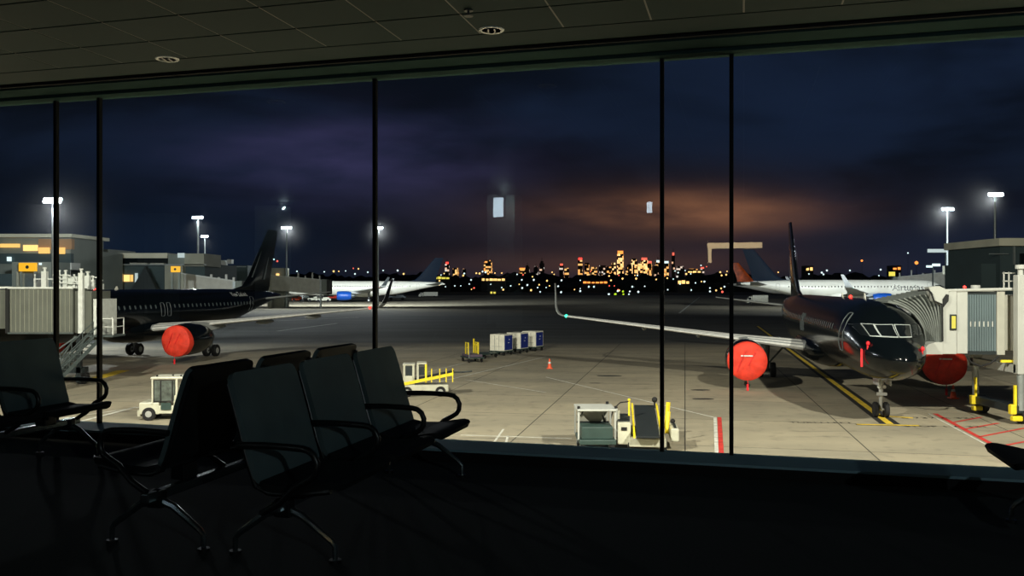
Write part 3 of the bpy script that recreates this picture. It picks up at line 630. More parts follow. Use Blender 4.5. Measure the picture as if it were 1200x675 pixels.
for k in range(6): q = MB(); q.box(L((22.95+.22*k, 42.71, 4.95)), (.055, .03, .26)); jb(q, 'reflector_tab', 'bridge_white')
q = MB(); q.box(L((24.45, 44.2, 5.0)), (.4, 3.1, 3.2), bev=.03); jb(q, 'tunnel_collar', 'bridge_grey')
q = MB(); q.box(L((32.1, 44.3, 5.0)), (15, 2.7, 2.8), bev=.03); jb(q, 'tunnel', 'bridge_grey')
q = MB()
for k in range(24): q.box(L((26+k*.6, 42.93, 5.0)), (.06, .05, 2.7))
jb(q, 'tunnel_ribs', 'bridge_grey')
q = MB(); q.tube([L(p) for p in ((21.6, 42.6, 6.62), (25.0, 42.6, 6.7))], .08); jb(q, 'roof_rail', 'bridge_white')
for y in (42.2, 46.3):
    q = MB(); hh = 7.4 if y < 44 else 6.4; q.box(L((25.15, y, (2.5+hh)/2)), (.5, .42, hh-2.5), bev=.03); q.cyl(L((25.15, y, hh)), L((25.15, y, hh+.4)), .13); q.cyl(L((25.15, y, hh+.3)), L((25.15, y, hh+.5)), .24); c_ = jb(q, 'lift_column', 'bridge_white')
    q = MB(); q.cyl(L((25.15, y, .7)), L((25.15, y, 2.6)), .17); q.build('lift_piston', 'galvanised', c_)
q = MB(); q.box(L((25.15, 44.3, 2.75)), (.5, 4.2, .4)); jb(q, 'cross_beam', 'bridge_white')
q = MB(); q.box(L((25.15, 44.3, .75)), (.7, 4.4, .4), bev=.04); bg = jb(q, 'bogie', 'steel_dark')
for y in (42.5, 46.1):
    q = MB(); q.lathe(L((25.2, y, .48)), [(0, .2), (0, .42), (.06, .48), (.34, .48), (.4, .42), (.4, .2)], 22, 'x'); q.build('wheel', 'tyre', bg, True)
    q = MB(); q.box(L((24.75, y-.3, .75)), (.3, .3, .5), bev=.06); q.box(L((24.85, y-.35, 1.4)), (.12, .1, 1.1)); q.box(L((24.95, y-.3, .3)), (.5, .3, .25), bev=.05); q.build('guard', 'yellow', bg)
q = MB(); q.tube([L(p) for p in ((22.7, 42.6, 3.35), (22.9, 42.6, 3.05), (23.4, 42.6, 2.85), (23.9, 42.6, 3.0), (24.3, 42.6, 3.35))], .05); jb(q, 'cable_loop', 'tyre', sm=True)
q = MB(); q.box(L((25.0, 42.6, 3.1)), (1.2, .1, .12)); jb(q, 'yellow_beam', 'yellow')
for x in (24.55, 24.8): q = MB(); q.box(L((x, 42.6, 7.1)), (.05, .05, .9)); jb(q, 'rail_post', 'bridge_white')
for z in (7.1, 7.5): q = MB(); q.box(L((24.8, 42.6, z)), (.6, .05, .05)); jb(q, 'guard_rail', 'bridge_white')
q = MB(); q.ball(L((22.7, 42.8, 6.8)), .09, 1); jb(q, 'warning_lamp', 'glow_red')

# ------------------------------------------------------------------ left jet bridge with stairs
JO = V((-30.6, 59.5, 0)); JL = thing('jet_bridge', 'grey jet bridge tunnel at the left edge with white posts and service stairs', 'jet bridge', JO)
def K(p): return V(p)-JO
def jl(q, nm, m_, par=JL, sm=False): return q.build(nm, m_, par, sm)
q = MB(); q.box(K((-32.45, 60.2, 5.15)), (4.35, 2.8, 3.05), bev=.03); jl(q, 'tunnel', 'left_grey')
q = MB(); q.box(K((-38.5, 60.6, 5.25)), (7.3, 2.5, 2.75), bev=.03); jl(q, 'tunnel_inner', 'left_grey')
q = MB()
for k in range(14): q.box(K((-34.5+k*.31, 58.78, 5.15)), (.03, .04, 2.9))
jl(q, 'tunnel_seams', 'wall_olive')
q = MB(); q.box(K((-32.45, 58.75, 6.72)), (4.5, .14, .12)); q.box(K((-38.3, 59.2, 6.74)), (7.2, .14, .14)); jl(q, 'roof_edge', 'left_white')
q = MB(); q.box(K((-32.45, 58.75, 3.6)), (4.5, .12, .1)); jl(q, 'lower_edge', 'stair_metal')
q = MB(); q.box(K((-34.75, 60.2, 5.15)), (.25, 2.95, 3.1)); jl(q, 'collar', 'canopy_dark')
q = MB(); q.box(K((-29.6, 60.3, 5.05)), (1.15, 2.8, 2.9), bev=.03); jl(q, 'cab', 'left_grey')
q = MB(); q.box(K((-28.6, 60.0, 4.7)), (.62, 2.2, 2.5), bev=.03); cb = jl(q, 'cab_door', 'left_white'); q = MB(); q.box(K((-28.52, 58.87, 5.05)), (.28, .04, .6)); q.build('door_pane', 'window_dark', cb)
q = MB(); q.box(K((-28.2, 59.2, 3.42)), (1.9, 1.9, .12)); pf = jl(q, 'platform', 'stair_metal')
for x in (-28.1, -27.3):
    for y in (58.4, 60.0): q = MB(); q.bar(K((x, y, 3.45)), K((x, y, 4.65)), .06); q.build('rail_post', 'left_white', pf)
for z in (4.05, 4.62): q = MB(); q.bar(K((-28.2, 58.4, z)), K((-27.3, 58.4, z)), .055); q.bar(K((-27.3, 58.4, z)), K((-27.3, 60.0, z)), .055); q.build('rail', 'left_white', pf)
# lift columns and roof gear
for px, y_, w, top in ((95.3, 58.6, .3, 7.75), (52.5, 61.5, .34, 7.9), (41, 62.2, .12, 7.4), (70, 61.8, .18, 7.7), (77, 61.8, .3, 7.7), (87, 61.8, .16, 7.4), (103, 61, .35, 7.6), (109, 61, .2, 7.3), (119, 61.3, .25, 7.0)):
    X = (px-600)/F*y_; z0 = 3.6 if px == 95.3 else 6.6
    q = MB(); q.box(K((X, y_, (z0+top)/2)), (w, w, top-z0)); q.cyl(K((X, y_, top)), K((X, y_, top+.22)), w*.25); q.cyl(K((X, y_, top+.2)), K((X, y_, top+.3)), w*.42); jl(q, 'roof_post', 'left_white')
for a_, b_ in (((41, 7.35), (77, 7.35)), ((62, 7.1), (118, 6.95)), ((62, 7.65), (83, 7.6)), ((84, 7.2), (120, 6.9)), ((99, 7.55), (118, 7.45))):
    q = MB(); q.bar(K(((a_[0]-600)/F*61.6, 61.6, a_[1])), K(((b_[0]-600)/F*61.6, 61.6, b_[1])), .08); jl(q, 'roof_rail', 'left_white')
q = MB(); q.box(K((-32.0, 62.3, 7.1)), (.9, .8, .9)); jl(q, 'roof_cabinet', 'left_white')
for px in (93, 60): X = (px-600)/F*59.5; q = MB(); q.box(K((X, 59.5, 1.9)), (.3, .3, 3.5)); jl(q, 'support_leg', 'steel_dark')
q = MB(); q.box(K((-31.2, 59.6, 1.0)), (3.0, .5, .4)); bg = jl(q, 'bogie', 'steel_dark')
for x in (-32.4, -30.0): q = MB(); q.lathe(K((x, 59.4, .45)), [(0, .2), (0, .45), (.4, .45), (.4, .2)], 18); q.build('wheel', 'tyre', bg, True)
# service stairs down to the apron
SA, SB = V((-28.6, 58.3, 3.4)), V((-30.4, 54.6, 0.05)); side = V((.9, -.44, 0))*.55
q = MB()
for s in (0, 1):
    q.bar(K(SA+side*s*1.6), K(SB+side*s*1.6), .07, .22)
st = jl(q, 'stair_stringer', 'stair_metal')
for k in range(1, 15):
    f = k/15; p = SA.lerp(SB, f); q = MB(); q.box(K(p+side*.8), (.92, .3, .04), rz=-.45); q.build('stair_tread', 'stair_metal', st)
for s in (0, 1):
    for h in (.55, 1.0): q = MB(); q.tube([K(SA+side*s*1.6+V((0, 0, h))), K(SB+side*s*1.6+V((0, 0, h)))], .035); jl(q, 'handrail', 'stair_metal')
    for k in range(6): f = k/5; p = SA.lerp(SB, f)+side*s*1.6; q = MB(); q.bar(K(p), K(p+V((0, 0, 1.0))), .04); jl(q, 'baluster', 'stair_metal')
# trusswork under the cab
q = MB()
for a_, b_ in (((-30.2, 59, 3.4), (-31.5, 57.6, .1)), ((-29.4, 59, 3.4), (-30.6, 57.2, .1)), ((-31.5, 57.6, 2.0), (-29.8, 58.4, 3.4)), ((-31.8, 58, .1), (-29.2, 57, 2.6))): q.bar(K(a_), K(b_), .09)
jl(q, 'brace', 'stair_metal')

# ------------------------------------------------------------------ ground vehicles and equipment
def wheel(par, x, y, r, w, axis='x', hub=True):
    q = MB(); prof = [(-w/2, r*.5), (-w/2, r*.9), (-w*.35, r), (w*.35, r), (w/2, r*.9), (w/2, r*.5)]
    q.lathe((x, y, r), prof, 22, axis); o = q.build('wheel', 'tyre', par, True)
    if hub: q = MB(); q.lathe((x, y, r), [(-w/2-.01, r*.42), (-w/2-.01, r*.48), (w/2+.01, r*.48), (w/2+.01, r*.42)], 16, axis); q.build('hub', 'hub', o, True)
    return o
# aircraft tug, left
p = G(188, 494); t = thing('baggage_tractor', 'white tractor with a boxy glazed cab, parked beyond the window left of the seats', 'tractor', (p.x+.2, p.y+1.0, 0), .08)
q = MB(); q.box((-.95, 0, .62), (1.0, 1.35, .62), bev=.06); q.box((-.1, 0, .55), (1.1, 1.3, .42), bev=.04); q.box((1.05, 0, .85), (1.6, 1.4, .95), bev=.1); q.prism([(.3, -.7, 1.2), (1.8, -.7, 1.2), (1.75, -.7, 1.62), (.75, -.7, 1.68)], (0, 1.4, 0)); bd = q.build('body', 'vehicle_white', t)
q = MB(); q.box((.0, 0, 2.16), (1.75, 1.4, .13), bev=.05); q.build('cab_roof', 'vehicle_white', t)
for x in (-.78, .42):
    for y in (-.64, .64): q = MB(); q.bar((x, y, .8), (x, y, 2.12), .1 if x > 0 else .07); q.build('cab_pillar', 'vehicle_white', t)
q = MB(); q.box((-.18, -.655, 1.5), (1.08, .03, 1.12)); q.build('door_seal', 'tyre', t)
q = MB(); q.box((-.18, -.665, 1.52), (1.0, .03, 1.02)); q.build('door_glass', 'cab_glass' if 'cab_glass' in MATS else mat('cab_glass', (74, 82, 78), .1, scale=4, vary=.5), t)
for x in (-.36, .22): q = MB(); q.box((x, -.69, 1.52), (.05, .03, 1.04)); q.build('door_bar', 'tyre', t)
q = MB(); q.box((-.1, -.67, .72), (.5, .06, .36)); q.build('step_panel', 'green_grey', t)
q = MB(); q.box((.72, -.6, 1.42), (.35, .1, .75)); q.build('side_window', 'cab_glass', t); q = MB(); q.box((1.45, -.72, 1.35), (.7, .03, .16)); q.build('grille', 'tyre', t)
q = MB(); q.bar((1.0, -.6, 1.6), (1.1, -.6, 2.05), .05); q.box((1.1, -.62, 2.0), (.12, .08, .26)); q.build('mirror', 'tyre', t)
q = MB(); q.bar((-.83, -.66, .85), (-.83, .66, .85), .1); q.box((-1.5, 0, .35), (.16, 1.0, .3)); q.build('bumper', 'vehicle_white', t)
for x in (-.95, 1.15):
    for y in (-.62, .62): wheel(t, x, y, .34, .24, 'y')
for x, y in ((-.6, -.5), (.1, -.2), (.6, -.5)): q = MB(); q.cyl((x, y, 2.2), (x, y, 2.3), .045); q.build('roof_lamp', 'tyre', t)
# belt loader tractor in the middle
p = G(497, 465); t = thing('belt_loader', 'low white loader with open cab and yellow boom, behind the middle seats', 'loader', (p.x, p.y+.6, 0), .1)
q = MB(); q.box((-.1, 0, .52), (3.1, 1.3, .42), bev=.06); q.box((-1.0, 0, .95), (.7, 1.2, .7), bev=.05); q.build('chassis', 'vehicle_white', t)
for x in (-1.28, -.72, -.45, .05):
    q = MB(); q.box((x, -.55, 1.45), (.13, .1, 1.15), bev=.02); q.box((x, .55, 1.45), (.13, .1, 1.15), bev=.02); q.build('cab_post', 'yellow' if x > 0 else 'vehicle_white', t)
q = MB(); q.box((-1.0, 0, 1.98), (.75, 1.25, .06)); q.box((-.2, 0, 2.05), (.6, 1.25, .1), bev=.03); q.build('cab_roof', 'vehicle_white', t)
q = MB(); q.box((-1.0, -.57, 1.62), (.42, .03, .55)); q.box((-.2, -.57, 1.6), (.35, .03, .5)); q.build('cab_screen', 'steel_dark', t)
q = MB(); q.prism([(-1.3, -.7, .72), (1.75, -.7, 1.32), (1.75, -.7, 1.5), (-1.3, -.7, .9)], (0, .12, 0)); q.prism([(-1.3, .58, .72), (1.75, .58, 1.32), (1.75, .58, 1.5), (-1.3, .58, .9)], (0, .12, 0)); q.build('boom', 'yellow', t)
q = MB(); q.prism([(-.9, -.56, .9), (1.8, -.56, 1.44), (1.8, -.56, 1.54), (-.9, -.56, 1.0)], (0, 1.12, 0)); q.build('belt', 'belt', t)
for x in (.4, .9, 1.3, 1.7): q = MB(); q.bar((x, -.72, .9), (x, -.72, 1.75), .06); q.build('boom_rail', 'yellow', t)
q = MB(); q.tube([(1.6, -.6, 1.5), (2.3, -.6, 1.5), (2.9, -.5, 1.55)], .05); q.build('tow_bar', 'steel_dark', t)
for x in (-1.1, .95):
    for y in (-.6, .6): wheel(t, x, y, .32, .22, 'y')
# baggage dolly train
ang = R(-30)
def dolly_base(t, ln=1.9, w=1.7):
    q = MB(); q.box((0, 0, .42), (w, ln, .09)); q.box((0, 0, .34), (.12, ln, .08)); q.build('deck', 'green_grey', t)
    for x in (-w/2+.15, w/2-.15):
        for y in (-ln*.38, ln*.38): wheel(t, x, y, .19, .12, 'x', False)
    q = MB(); q.bar((0, -ln/2, .35), (0, -ln/2-.65, .3), .07); q.build('tow_bar', 'steel_dark', t)
DL = ['nearest', 'middle', 'farthest']
for i in range(3):
    X, Y = -1.05+1.62*i, 84.6+2.85*i
    t = thing('baggage_dolly', '%s of the three dollies that carry blue and white containers' % DL[i], 'dolly', (X, Y, 0), ang); dolly_base(t)
    c = thing('cargo_container', '%s of the three blue and white cargo containers on the dolly train' % DL[i], 'container', (X, Y, .465), ang)
    q = MB(); q.box((0, 0, .82), (1.62, 1.72, 1.62), bev=.03); q.build('shell', 'container_white', c)
    q = MB(); q.box((.83, -.02, .8), (.03, 1.45, 1.42)); o = q.build('side_curtain', 'container_blue', c); o['label'] = 'blue side panel'
    q = MB(); q.box((.85, -.02, .8), (.012, .3, .05)); q.box((.85, .1, 1.1), (.012, .12, .12)); q.build('side_mark', 'marking_white', c)
    q = MB(); q.box((-.25, -.88, .8), (.025, .03, 1.4)); q.box((.25, -.88, .8), (.025, .03, 1.4)); q.box((0, -.88, .45), (1.2, .03, .02)); q.box((0, -.88, 1.2), (.2, .02, .03)); q.build('front_rib', 'galvanised', c)
t = thing('baggage_dolly', 'empty dark dolly with a yellow gate post in front of the container train', 'dolly', (-2.65, 81.4, 0), ang); dolly_base(t, 2.6)
q = MB(); q.box((-.6, -.9, 1.15), (.12, .12, 1.4)); q.box((-.2, -.9, 1.0), (.08, .1, 1.0)); q.box((-.4, -.9, 1.3), (.4, .06, .08)); q.build('gate_post', 'yellow', t)
t = thing('baggage_cart', 'small flat cart with tall yellow end frames leading the container train', 'cart', (-3.6, 77.2, 0), ang+.9); dolly_base(t, 2.3, 1.5)
for x in (-.5, .45):
    for y in (-.35, .35): q = MB(); q.box((x, y, 1.1), (.1, .1, 1.35)); q.build('end_frame', 'yellow', t)
for x in (-.5, .45): q = MB(); q.box((x, 0, 1.72), (.09, .75, .09)); q.box((x, 0, 1.3), (.07, .7, .07)); q.build('cross_bar', 'yellow', t)
q = MB(); q.box((0, 0, .6), (1.3, 1.9, .22)); q.build('load', 'purple_grey', t)
q = MB(); q.bar((-.7, -1.2, .4), (-.7, -1.2, 1.2), .05); q.build('handle', 'galvanised', t)
# cones
def cone(px, py, label):
    p = G(px, py); t = thing('traffic_cone', label, 'cone', (p.x, p.y, 0))
    q = MB(); q.box((0, 0, .03), (.5, .5, .06), bev=.02); q.build('base', 'cone_orange', t)
    q = MB(); q.lathe((0, 0, .05), [(0, .19), (.75, .045), (.78, .03)], 20, 'z'); q.build('body', 'cone_orange', t, True)
    q = MB(); q.lathe((0, 0, .05), [(.38, .122), (.52, .094)], 20, 'z'); q.build('band', 'marking_white', t, True)
cone(644, 432, 'orange traffic cone alone in the middle of the apron'); cone(1117, 467, 'orange traffic cone under the right jet bridge')
# canopied cart by the window
t = thing('canopy_cart', 'small cart with a flat pale canopy, just below the window sill', 'cart', (3.5, 35.9, 0), .02)
q = MB(); q.box((0, 0, .45), (1.5, 2.0, .2), bev=.03); q.box((0, -.2, .8), (1.3, 1.2, .5), bev=.03); q.build('body', 'green_grey', t)
q = MB(); q.box((0, .15, 1.72), (1.62, 1.7, .09), bev=.03); q.build('canopy', 'bridge_white', t)
for x in (-.76, .76):
    for y in (-.6, .9): q = MB(); q.bar((x, y, .5), (x, y, 1.7), .075); q.build('post', 'bridge_white', t)
q = MB(); q.box((0, .9, 1.25), (1.35, .04, .6)); q.build('windscreen', 'bridge_grey', t); q = MB(); q.box((0, .86, 1.0), (1.4, .06, .06)); q.build('crossbar', 'steel_dark', t)
q = MB(); q.tube([(-.3, .84, 1.62), (-.55, .84, 1.25)], .02); q.tube([(.4, .84, 1.3), (.5, .84, 1.05)], .02); q.build('wiper', 'tyre', t)
for x, y in ((-.75, -.55), (.8, -.55), (.62, .85)): q = MB(); q.box((x, y, 1.83), (.13, .1, .1), bev=.02); q.build('lamp', 'tyre', t)
for x, h in ((.9, 1.75), (.99, 1.6)): q = MB(); q.bar((x, .1, .4), (x, .1, h), .1); q.build('side_post', 'bridge_white' if x < .95 else 'vehicle_white', t)
for x in (-.6, .6):
    for y in (-.7, .7): wheel(t, x, y, .28, .2)
# belt loader near the window
t = thing('belt_loader', 'belt loader with yellow side rails and a dark belt, just below the window sill', 'loader', (5.68, 36.0, 0), -.12)
q = MB(); q.box((0, .6, .45), (1.5, 3.6, .35), bev=.04); q.box((-.95, .1, .75), (.55, 1.9, .9), bev=.04); q.build('chassis', 'vehicle_white', t)
q = MB(); q.prism([(-.46, -1.6, .72), (.46, -1.6, .72), (.46, -1.6, .8), (-.46, -1.6, .8)], (0, 4.6, .62)); q.build('belt', 'belt', t)
for x in (-.55, .55): q = MB(); q.prism([(x-.035, -1.6, .7), (x+.035, -1.6, .7), (x+.035, -1.6, .88), (x-.035, -1.6, .88)], (0, 4.6, .62)); q.build('side_rail', 'yellow', t)
q = MB(); q.box((-.95, .9, 1.22), (.5, 1.0, .06)); q.box((-.95, -.2, 1.22), (.48, .7, .06)); q.build('platform', 'belt', t)
q = MB(); q.box((-.95, -.86, .95), (.24, .03, .14)); q.build('lamp', 'tyre', t)
q = MB(); q.bar((-.72, .9, 1.2), (-.72, .9, 1.85), .08); q.ball((-.72, .9, 1.92), .07, 1); q.build('mast', 'yellow', t)
q = MB(); q.tube([(-.72, .9, 1.85), (-1.1, .9, 1.8), (-1.4, .9, 1.5), (-1.5, .9, 1.1)], .025); q.build('hose', 'tyre', t)
q = MB(); q.cyl((.45, 2.6, 1.35), (.45, 2.6, 1.6), .04); q.ball((.45, 2.6, 1.72), .13, 2); q.build('mirror', 'tyre', t)
q = MB(); q.bar((.9, 1.5, .6), (1.0, 1.6, 1.75), .13); q.bar((.85, .3, .6), (.95, .5, 1.5), .12); q.build('stand', 'yellow', t)
q = MB(); q.box((1.15, .4, .65), (.34, 1.6, .55), bev=.06); q.build('side_box', 'vehicle_white', t); q = MB(); q.ball((1.15, 1.0, 1.02), .11, 2); q.build('knob', 'tyre', t)
q = MB(); q.prism([(1.12, -.3, .92), (1.22, -.3, .92), (1.22, .9, .96), (1.12, .9, .96)], (0, 0, .03)); q.build('footboard', 'belt', t)
for x in (-.7, .7):
    for y in (-.6, 1.8): wheel(t, x, y, .28, .2)
# distant ramp vehicles
def box_truck(name, label, cat, px, py, ln, h, body, rz=0.0, y0=None):
    p = G(px, py); t = thing(name, label, cat, (p.x, p.y, 0), rz)
    q = MB(); q.box((ln*.12, 0, h*.58), (ln*.74, 2.3, h*.72), bev=.08); q.build('cargo_box', body, t)
    q = MB(); q.prism([(-ln*.5, -1.1, .5), (-ln*.27, -1.1, .5), (-ln*.27, -1.1, h*.8), (-ln*.4, -1.1, h*.78), (-ln*.5, -1.1, h*.45)], (0, 2.2, 0)); q.build('cab', 'vehicle_white', t)
    q = MB(); q.box((-ln*.37, -1.12, h*.58), (ln*.12, .04, h*.22)); q.build('cab_window', 'window_dark', t)
    for x in (-ln*.35, ln*.3):
        for y in (-1, 1): wheel(t, x, y, .5, .3, 'y', False)
    return t
box_truck('service_truck', 'white box truck parked under the tail of the white airliner', 'truck', 887, 356.5, 8.0, 3.6, 'vehicle_white')
box_truck('airport_bus', 'long pale bus standing right of the far left airliner', 'bus', 502, 348.4, 11.5, 3.4, 'vehicle_white', 0.05)
def small_tug(label, px, py, body, ln=3.2, group=None, sc_=1.0):
    p = G(px, py); t = thing('ramp_tractor', label, 'tractor', (p.x, p.y, 0), .1, group); t.scale = (sc_,)*3
    q = MB(); q.box((0, 0, .75), (ln, 1.5, .6), bev=.08); q.box((ln*.2, 0, 1.2), (ln*.4, 1.4, .4), bev=.05); q.build('body', body, t)
    q = MB(); q.box((-ln*.2, 0, 2.0), (ln*.42, 1.4, .1)); q.build('roof', 'vehicle_white', t)
    for x in (-ln*.38, -ln*.02): q = MB(); q.box((x, 0, 1.5), (.1, 1.3, 1.0)); q.build('post', 'steel_dark', t)
    for x in (-ln*.32, ln*.32):
        for y in (-.7, .7): wheel(t, x, y, .4, .3, 'y', False)
small_tug('small orange ramp tractor right of the black tail', 349, 353.5, 'cone_orange', sc_=1.5)
small_tug('pale ramp tractor behind the wing tip of the left black airliner', 368, 353.8, 'vehicle_white', sc_=1.6)
small_tug('pale ramp tractor with dark posts under the far jet bridge cab', 379, 354.2, 'vehicle_white', 4.2, sc_=1.5)
small_tug('red ramp tractor beside the blue engine of the far left airliner', 391, 351, 'red_cover', 4.2, sc_=1.4)
small_tug('dark ramp tractor under the tail end of the far left airliner', 465, 351.5, 'steel_dark', 4.8, sc_=1.8)
small_tug('pale ramp tractor nearest the black tail cone', 327, 354.5, 'steel_dark', 3.2, sc_=1.4)
small_tug('grey ramp tractor in the cluster left of the far airliner', 357, 351, 'wall_mid', 3.6, sc_=1.4)

# ------------------------------------------------------------------ light masts
def mast(px, py, H, label, w, hot=1.0, aim=(0, 30, -14), cone=172, back=0):
    Y = (H-EYE)*F/(335-py); X = (px-600)/F*Y
    t = thing('light_mast', label, 'light mast', (X, Y, 0))
    q = MB(); q.cyl((0, 0, 0), (0, 0, H), .32, .2, 12); q.build('pole', 'galvanised', t, True)
    q = MB(); q.box((0, 0, H), (w, .5, .18)); q.build('crossarm', 'galvanised', t)
    n_ = 5
    for k in range(n_):
        x = (k-(n_-1)/2)*w/n_
        q = MB(); q.box((x, -.28, H-.02), (w/n_*.82, .3, .62), rot=Matrix.Rotation(R(-35), 4, 'X'), bev=.04); q.build('floodlight', 'glow_head', t)
    hz = MATS.get('haze')
    if not hz:
        hz = bpy.data.materials.new('haze'); hz.use_nodes = True; nn = hz.node_tree.nodes; nn.clear(); vs = nn.new('ShaderNodeVolumeScatter'); gt = nn.new('ShaderNodeTexGradient'); gt.gradient_type = 'QUADRATIC_SPHERE'; tcc = nn.new('ShaderNodeTexCoord'); mpp = nn.new('ShaderNodeMapping'); mpp.inputs['Scale'].default_value = (.085,)*3; hz.node_tree.links.new(tcc.outputs['Object'], mpp.inputs[0]); hz.node_tree.links.new(mpp.outputs[0], gt.inputs[0]); dm = nn.new('ShaderNodeMath'); dm.operation = 'MULTIPLY'; dm.inputs[1].default_value = .0011; hz.node_tree.links.new(gt.outputs[1], dm.inputs[0]); hz.node_tree.links.new(dm.outputs[0], vs.inputs['Density']); vs.inputs['Anisotropy'].default_value = .0
        oo = nn.new('ShaderNodeOutputMaterial'); hz.node_tree.links.new(vs.outputs[0], oo.inputs['Volume']); MATS['haze'] = hz
    q = MB(); q.ball((0, 0, 0), 11.7, 3); h_ = q.build('lamp_haze', 'haze', loc=(X, Y, H-.5)); tag(h_, 'night haze glowing around: '+label, 'haze', kind='stuff')
    if hot:
        o_ = lamp('mast_light', 'SPOT', (0, 0, H-.7), MAST_W*hot, (.92, .97, 1), .6, (0, 0, 0), cone, t, 1.0); o_.rotation_euler = V(aim).to_track_quat('-Z', 'Y').to_euler()
    if back: o_ = lamp('mast_light', 'SPOT', (0, 0, H-.7), back, (.92, .97, 1), .6, (0, 0, 0), 130, t, 1.0); o_.rotation_euler = V((0, -60, -28)).to_track_quat('-Z', 'Y').to_euler()
mast(63, 235, 16.9, 'tall light mast behind the second mullion, the brightest on the left', 2.1, .32, (10, -16, -22), 140)
o_ = lamp('mast_light', 'SPOT', (0, 0, 16.2), 100000, (.92, .97, 1), .6, (0, 0, 0), 150, bpy.data.objects['light_mast'], 1.0); o_.rotation_euler = V((-14, 50, -9)).to_track_quat('-Z', 'Y').to_euler()
mast(232, 255, 25, 'taller of the two light masts standing close together at left', 2.8, .5, (10, -20, -30), 120)
mast(240, 277, 25, 'shorter of the two light masts standing close together at left', 2.6, .3, (10, -20, -30), 120)
mast(336, 267, 25, 'light mast right of the tall black tail fin', 3.2, 4.2, (0, 60, -5), 122, 55000)
mast(443, 267, 25, 'light mast beside the third mullion, above the far left airliner', 3.2, 4.2, (0, 60, -5), 122, 55000)
mast(1110, 245, 25, 'lower of the two light masts at the right', 2.8, 2.7, (8, 60, -4), 130)
mast(1166, 228, 25, 'taller light mast at the right by the dark building', 3.0, 2.0, (0, 60, -6), 130)
for i, (p, e, aim, ang_) in enumerate(ROOF_LIGHTS):
    t = thing('roof_floodlight', ('floodlight on the roof edge above the right end of the lounge', 'floodlight on the roof edge above the left part of the lounge', 'floodlight on the roof edge farthest to the left of the lounge')[i], 'floodlight', p)
    q = MB(); q.box((0, 0, .5), (1.2, .4, .5), bev=.04); q.build('housing', 'steel_dark', t)
    q = MB(); q.bar((0, 0, .7), (0, -3, 1.2), .15); q.build('bracket', 'galvanised', t)
    lamp('flood', 'SPOT', (0, .5, 0), e, WARMW, .45, V(aim)-V(p)+V((0, 0, 0)), ang_, t, .4)
    t.children[-1].rotation_euler = (V(aim)-V(p)).to_track_quat('-Z', 'Y').to_euler()

# ------------------------------------------------------------------ pier buildings, left
def bbox(q, px0, px1, py0, py1, Y, d):
    a, c = at(px0, py1, Y), at(px1, py0, Y); q.box(((a.x+c.x)/2, Y+d/2, (a.z+c.z)/2), (abs(c.x-a.x), d, abs(c.z-a.z))); return q
def pier(name, label, Y, parts, cat='building', base=None):
    px0 = min(p[2] for p in parts); px1 = max(p[3] for p in parts); o = at((px0+px1)/2, 335, Y); o.z = 0
    t = thing(name, label, cat, o)
    for nm, m_, a, b_, y0, y1, off, d in parts:
        q = MB(); bbox(q, a, b_, y0, y1, Y+off, d)
        for v in q.bm.verts: v.co -= o
        q.build(nm, m_, t)
    return t
gnd = lambda Y: 335+EYE/Y*F
Y = 150
pier('terminal_building', 'terminal block at the far left with warm lit windows under a sloping roof', Y, [
    ('wall', 'wall_mid', -60, 83, 292, gnd(Y), 0, 20), ('wall', 'wall_dark', -60, 83, 297, 309, -.3, 1), ('upper_wall', 'wall_mid', -60, 83, 275.5, 298, .2, 12), ('roof', 'roof_pale', -60, 84, 274, 278, -1, 14),
    ('end_panel', 'wall_tan', 45, 84, 280, 292, -.4, 1), ('window', 'glow_warm', 0, 22, 285.6, 290, -.6, .4), ('window', 'glow_amber', 27, 43, 287, 294, -.6, .4), ('window', 'glow_warm', 45, 57, 290, 297, -.8, .4), ('window', 'glow_warm', 62, 75, 290, 297.5, -.8, .4),
    ('wall_lamp', 'glow_cool', 8, 12, 301, 306, -.8, .4), ('white_canopy', 'bridge_white', 63, 84, 308, 316, -4, 3), ('canopy_post', 'bridge_white', 66, 67.5, 316, 330, -4, .3), ('canopy_post', 'bridge_white', 80, 82, 316, 330, -4, .3)])
Y = 173
pier('terminal_building', 'low grey terminal block between the first and second mullions with a pale roof band', Y, [
    ('wall', 'wall_dark', 83, 240, 309, gnd(Y), 0, 20), ('stair_tower', 'wall_mid', 84, 128, 292, 311, -1, 12), ('roof_band', 'roof_pale', 128, 196, 296.5, 302.5, -.8, 14), ('setback', 'window_dark', 129, 196, 302.5, 309, .3, 10),
    ('roof_edge', 'galvanised', 84, 240, 309.5, 310.8, -1.2, 1), ('tower', 'wall_mid', 197, 216, 298, 311, -1, 10), ('tower', 'wall_olive', 216, 239, 297, 312, -1.2, 10), ('tower_lamp', 'glow_pale', 208, 215.5, 296.5, 302, -2, .4),
    ('window', 'glow_warm', 125, 131, 321, 330, -.5, .4), ('window', 'glow_warm', 132, 136.5, 321, 330, -.5, .4), ('window', 'glow_warm', 138, 143, 321, 330, -.5, .4), ('window', 'glow_amber', 145, 151, 322, 330, -.5, .4), ('window', 'glow_warm', 152.5, 155, 322, 330, -.5, .4),
    ('window', 'glow_pale', 158, 160.5, 320, 331, -.5, .4), ('roof_unit', 'bridge_grey', 152, 172, 308, 309.6, -1, 2), ('roof_unit', 'bridge_grey', 176, 192, 308.3, 309.6, -1, 2), ('wall', 'wall_olive', 193, 214, 311, 340, -1.6, 2)])
q = MB(); a0, a1, a2 = at(170, 312, 168), at(150, 345, 168), at(186, 345, 168); o_ = V((a0.x, 168, 0)); q.prism([p-o_ for p in (a0, a1, a2)], (0, 1.2, 0)); t = q.build('sloping_roof', 'steel_dark', loc=o_); tag(t, 'dark sloping stair roof leaning on the low terminal block', 'roof')
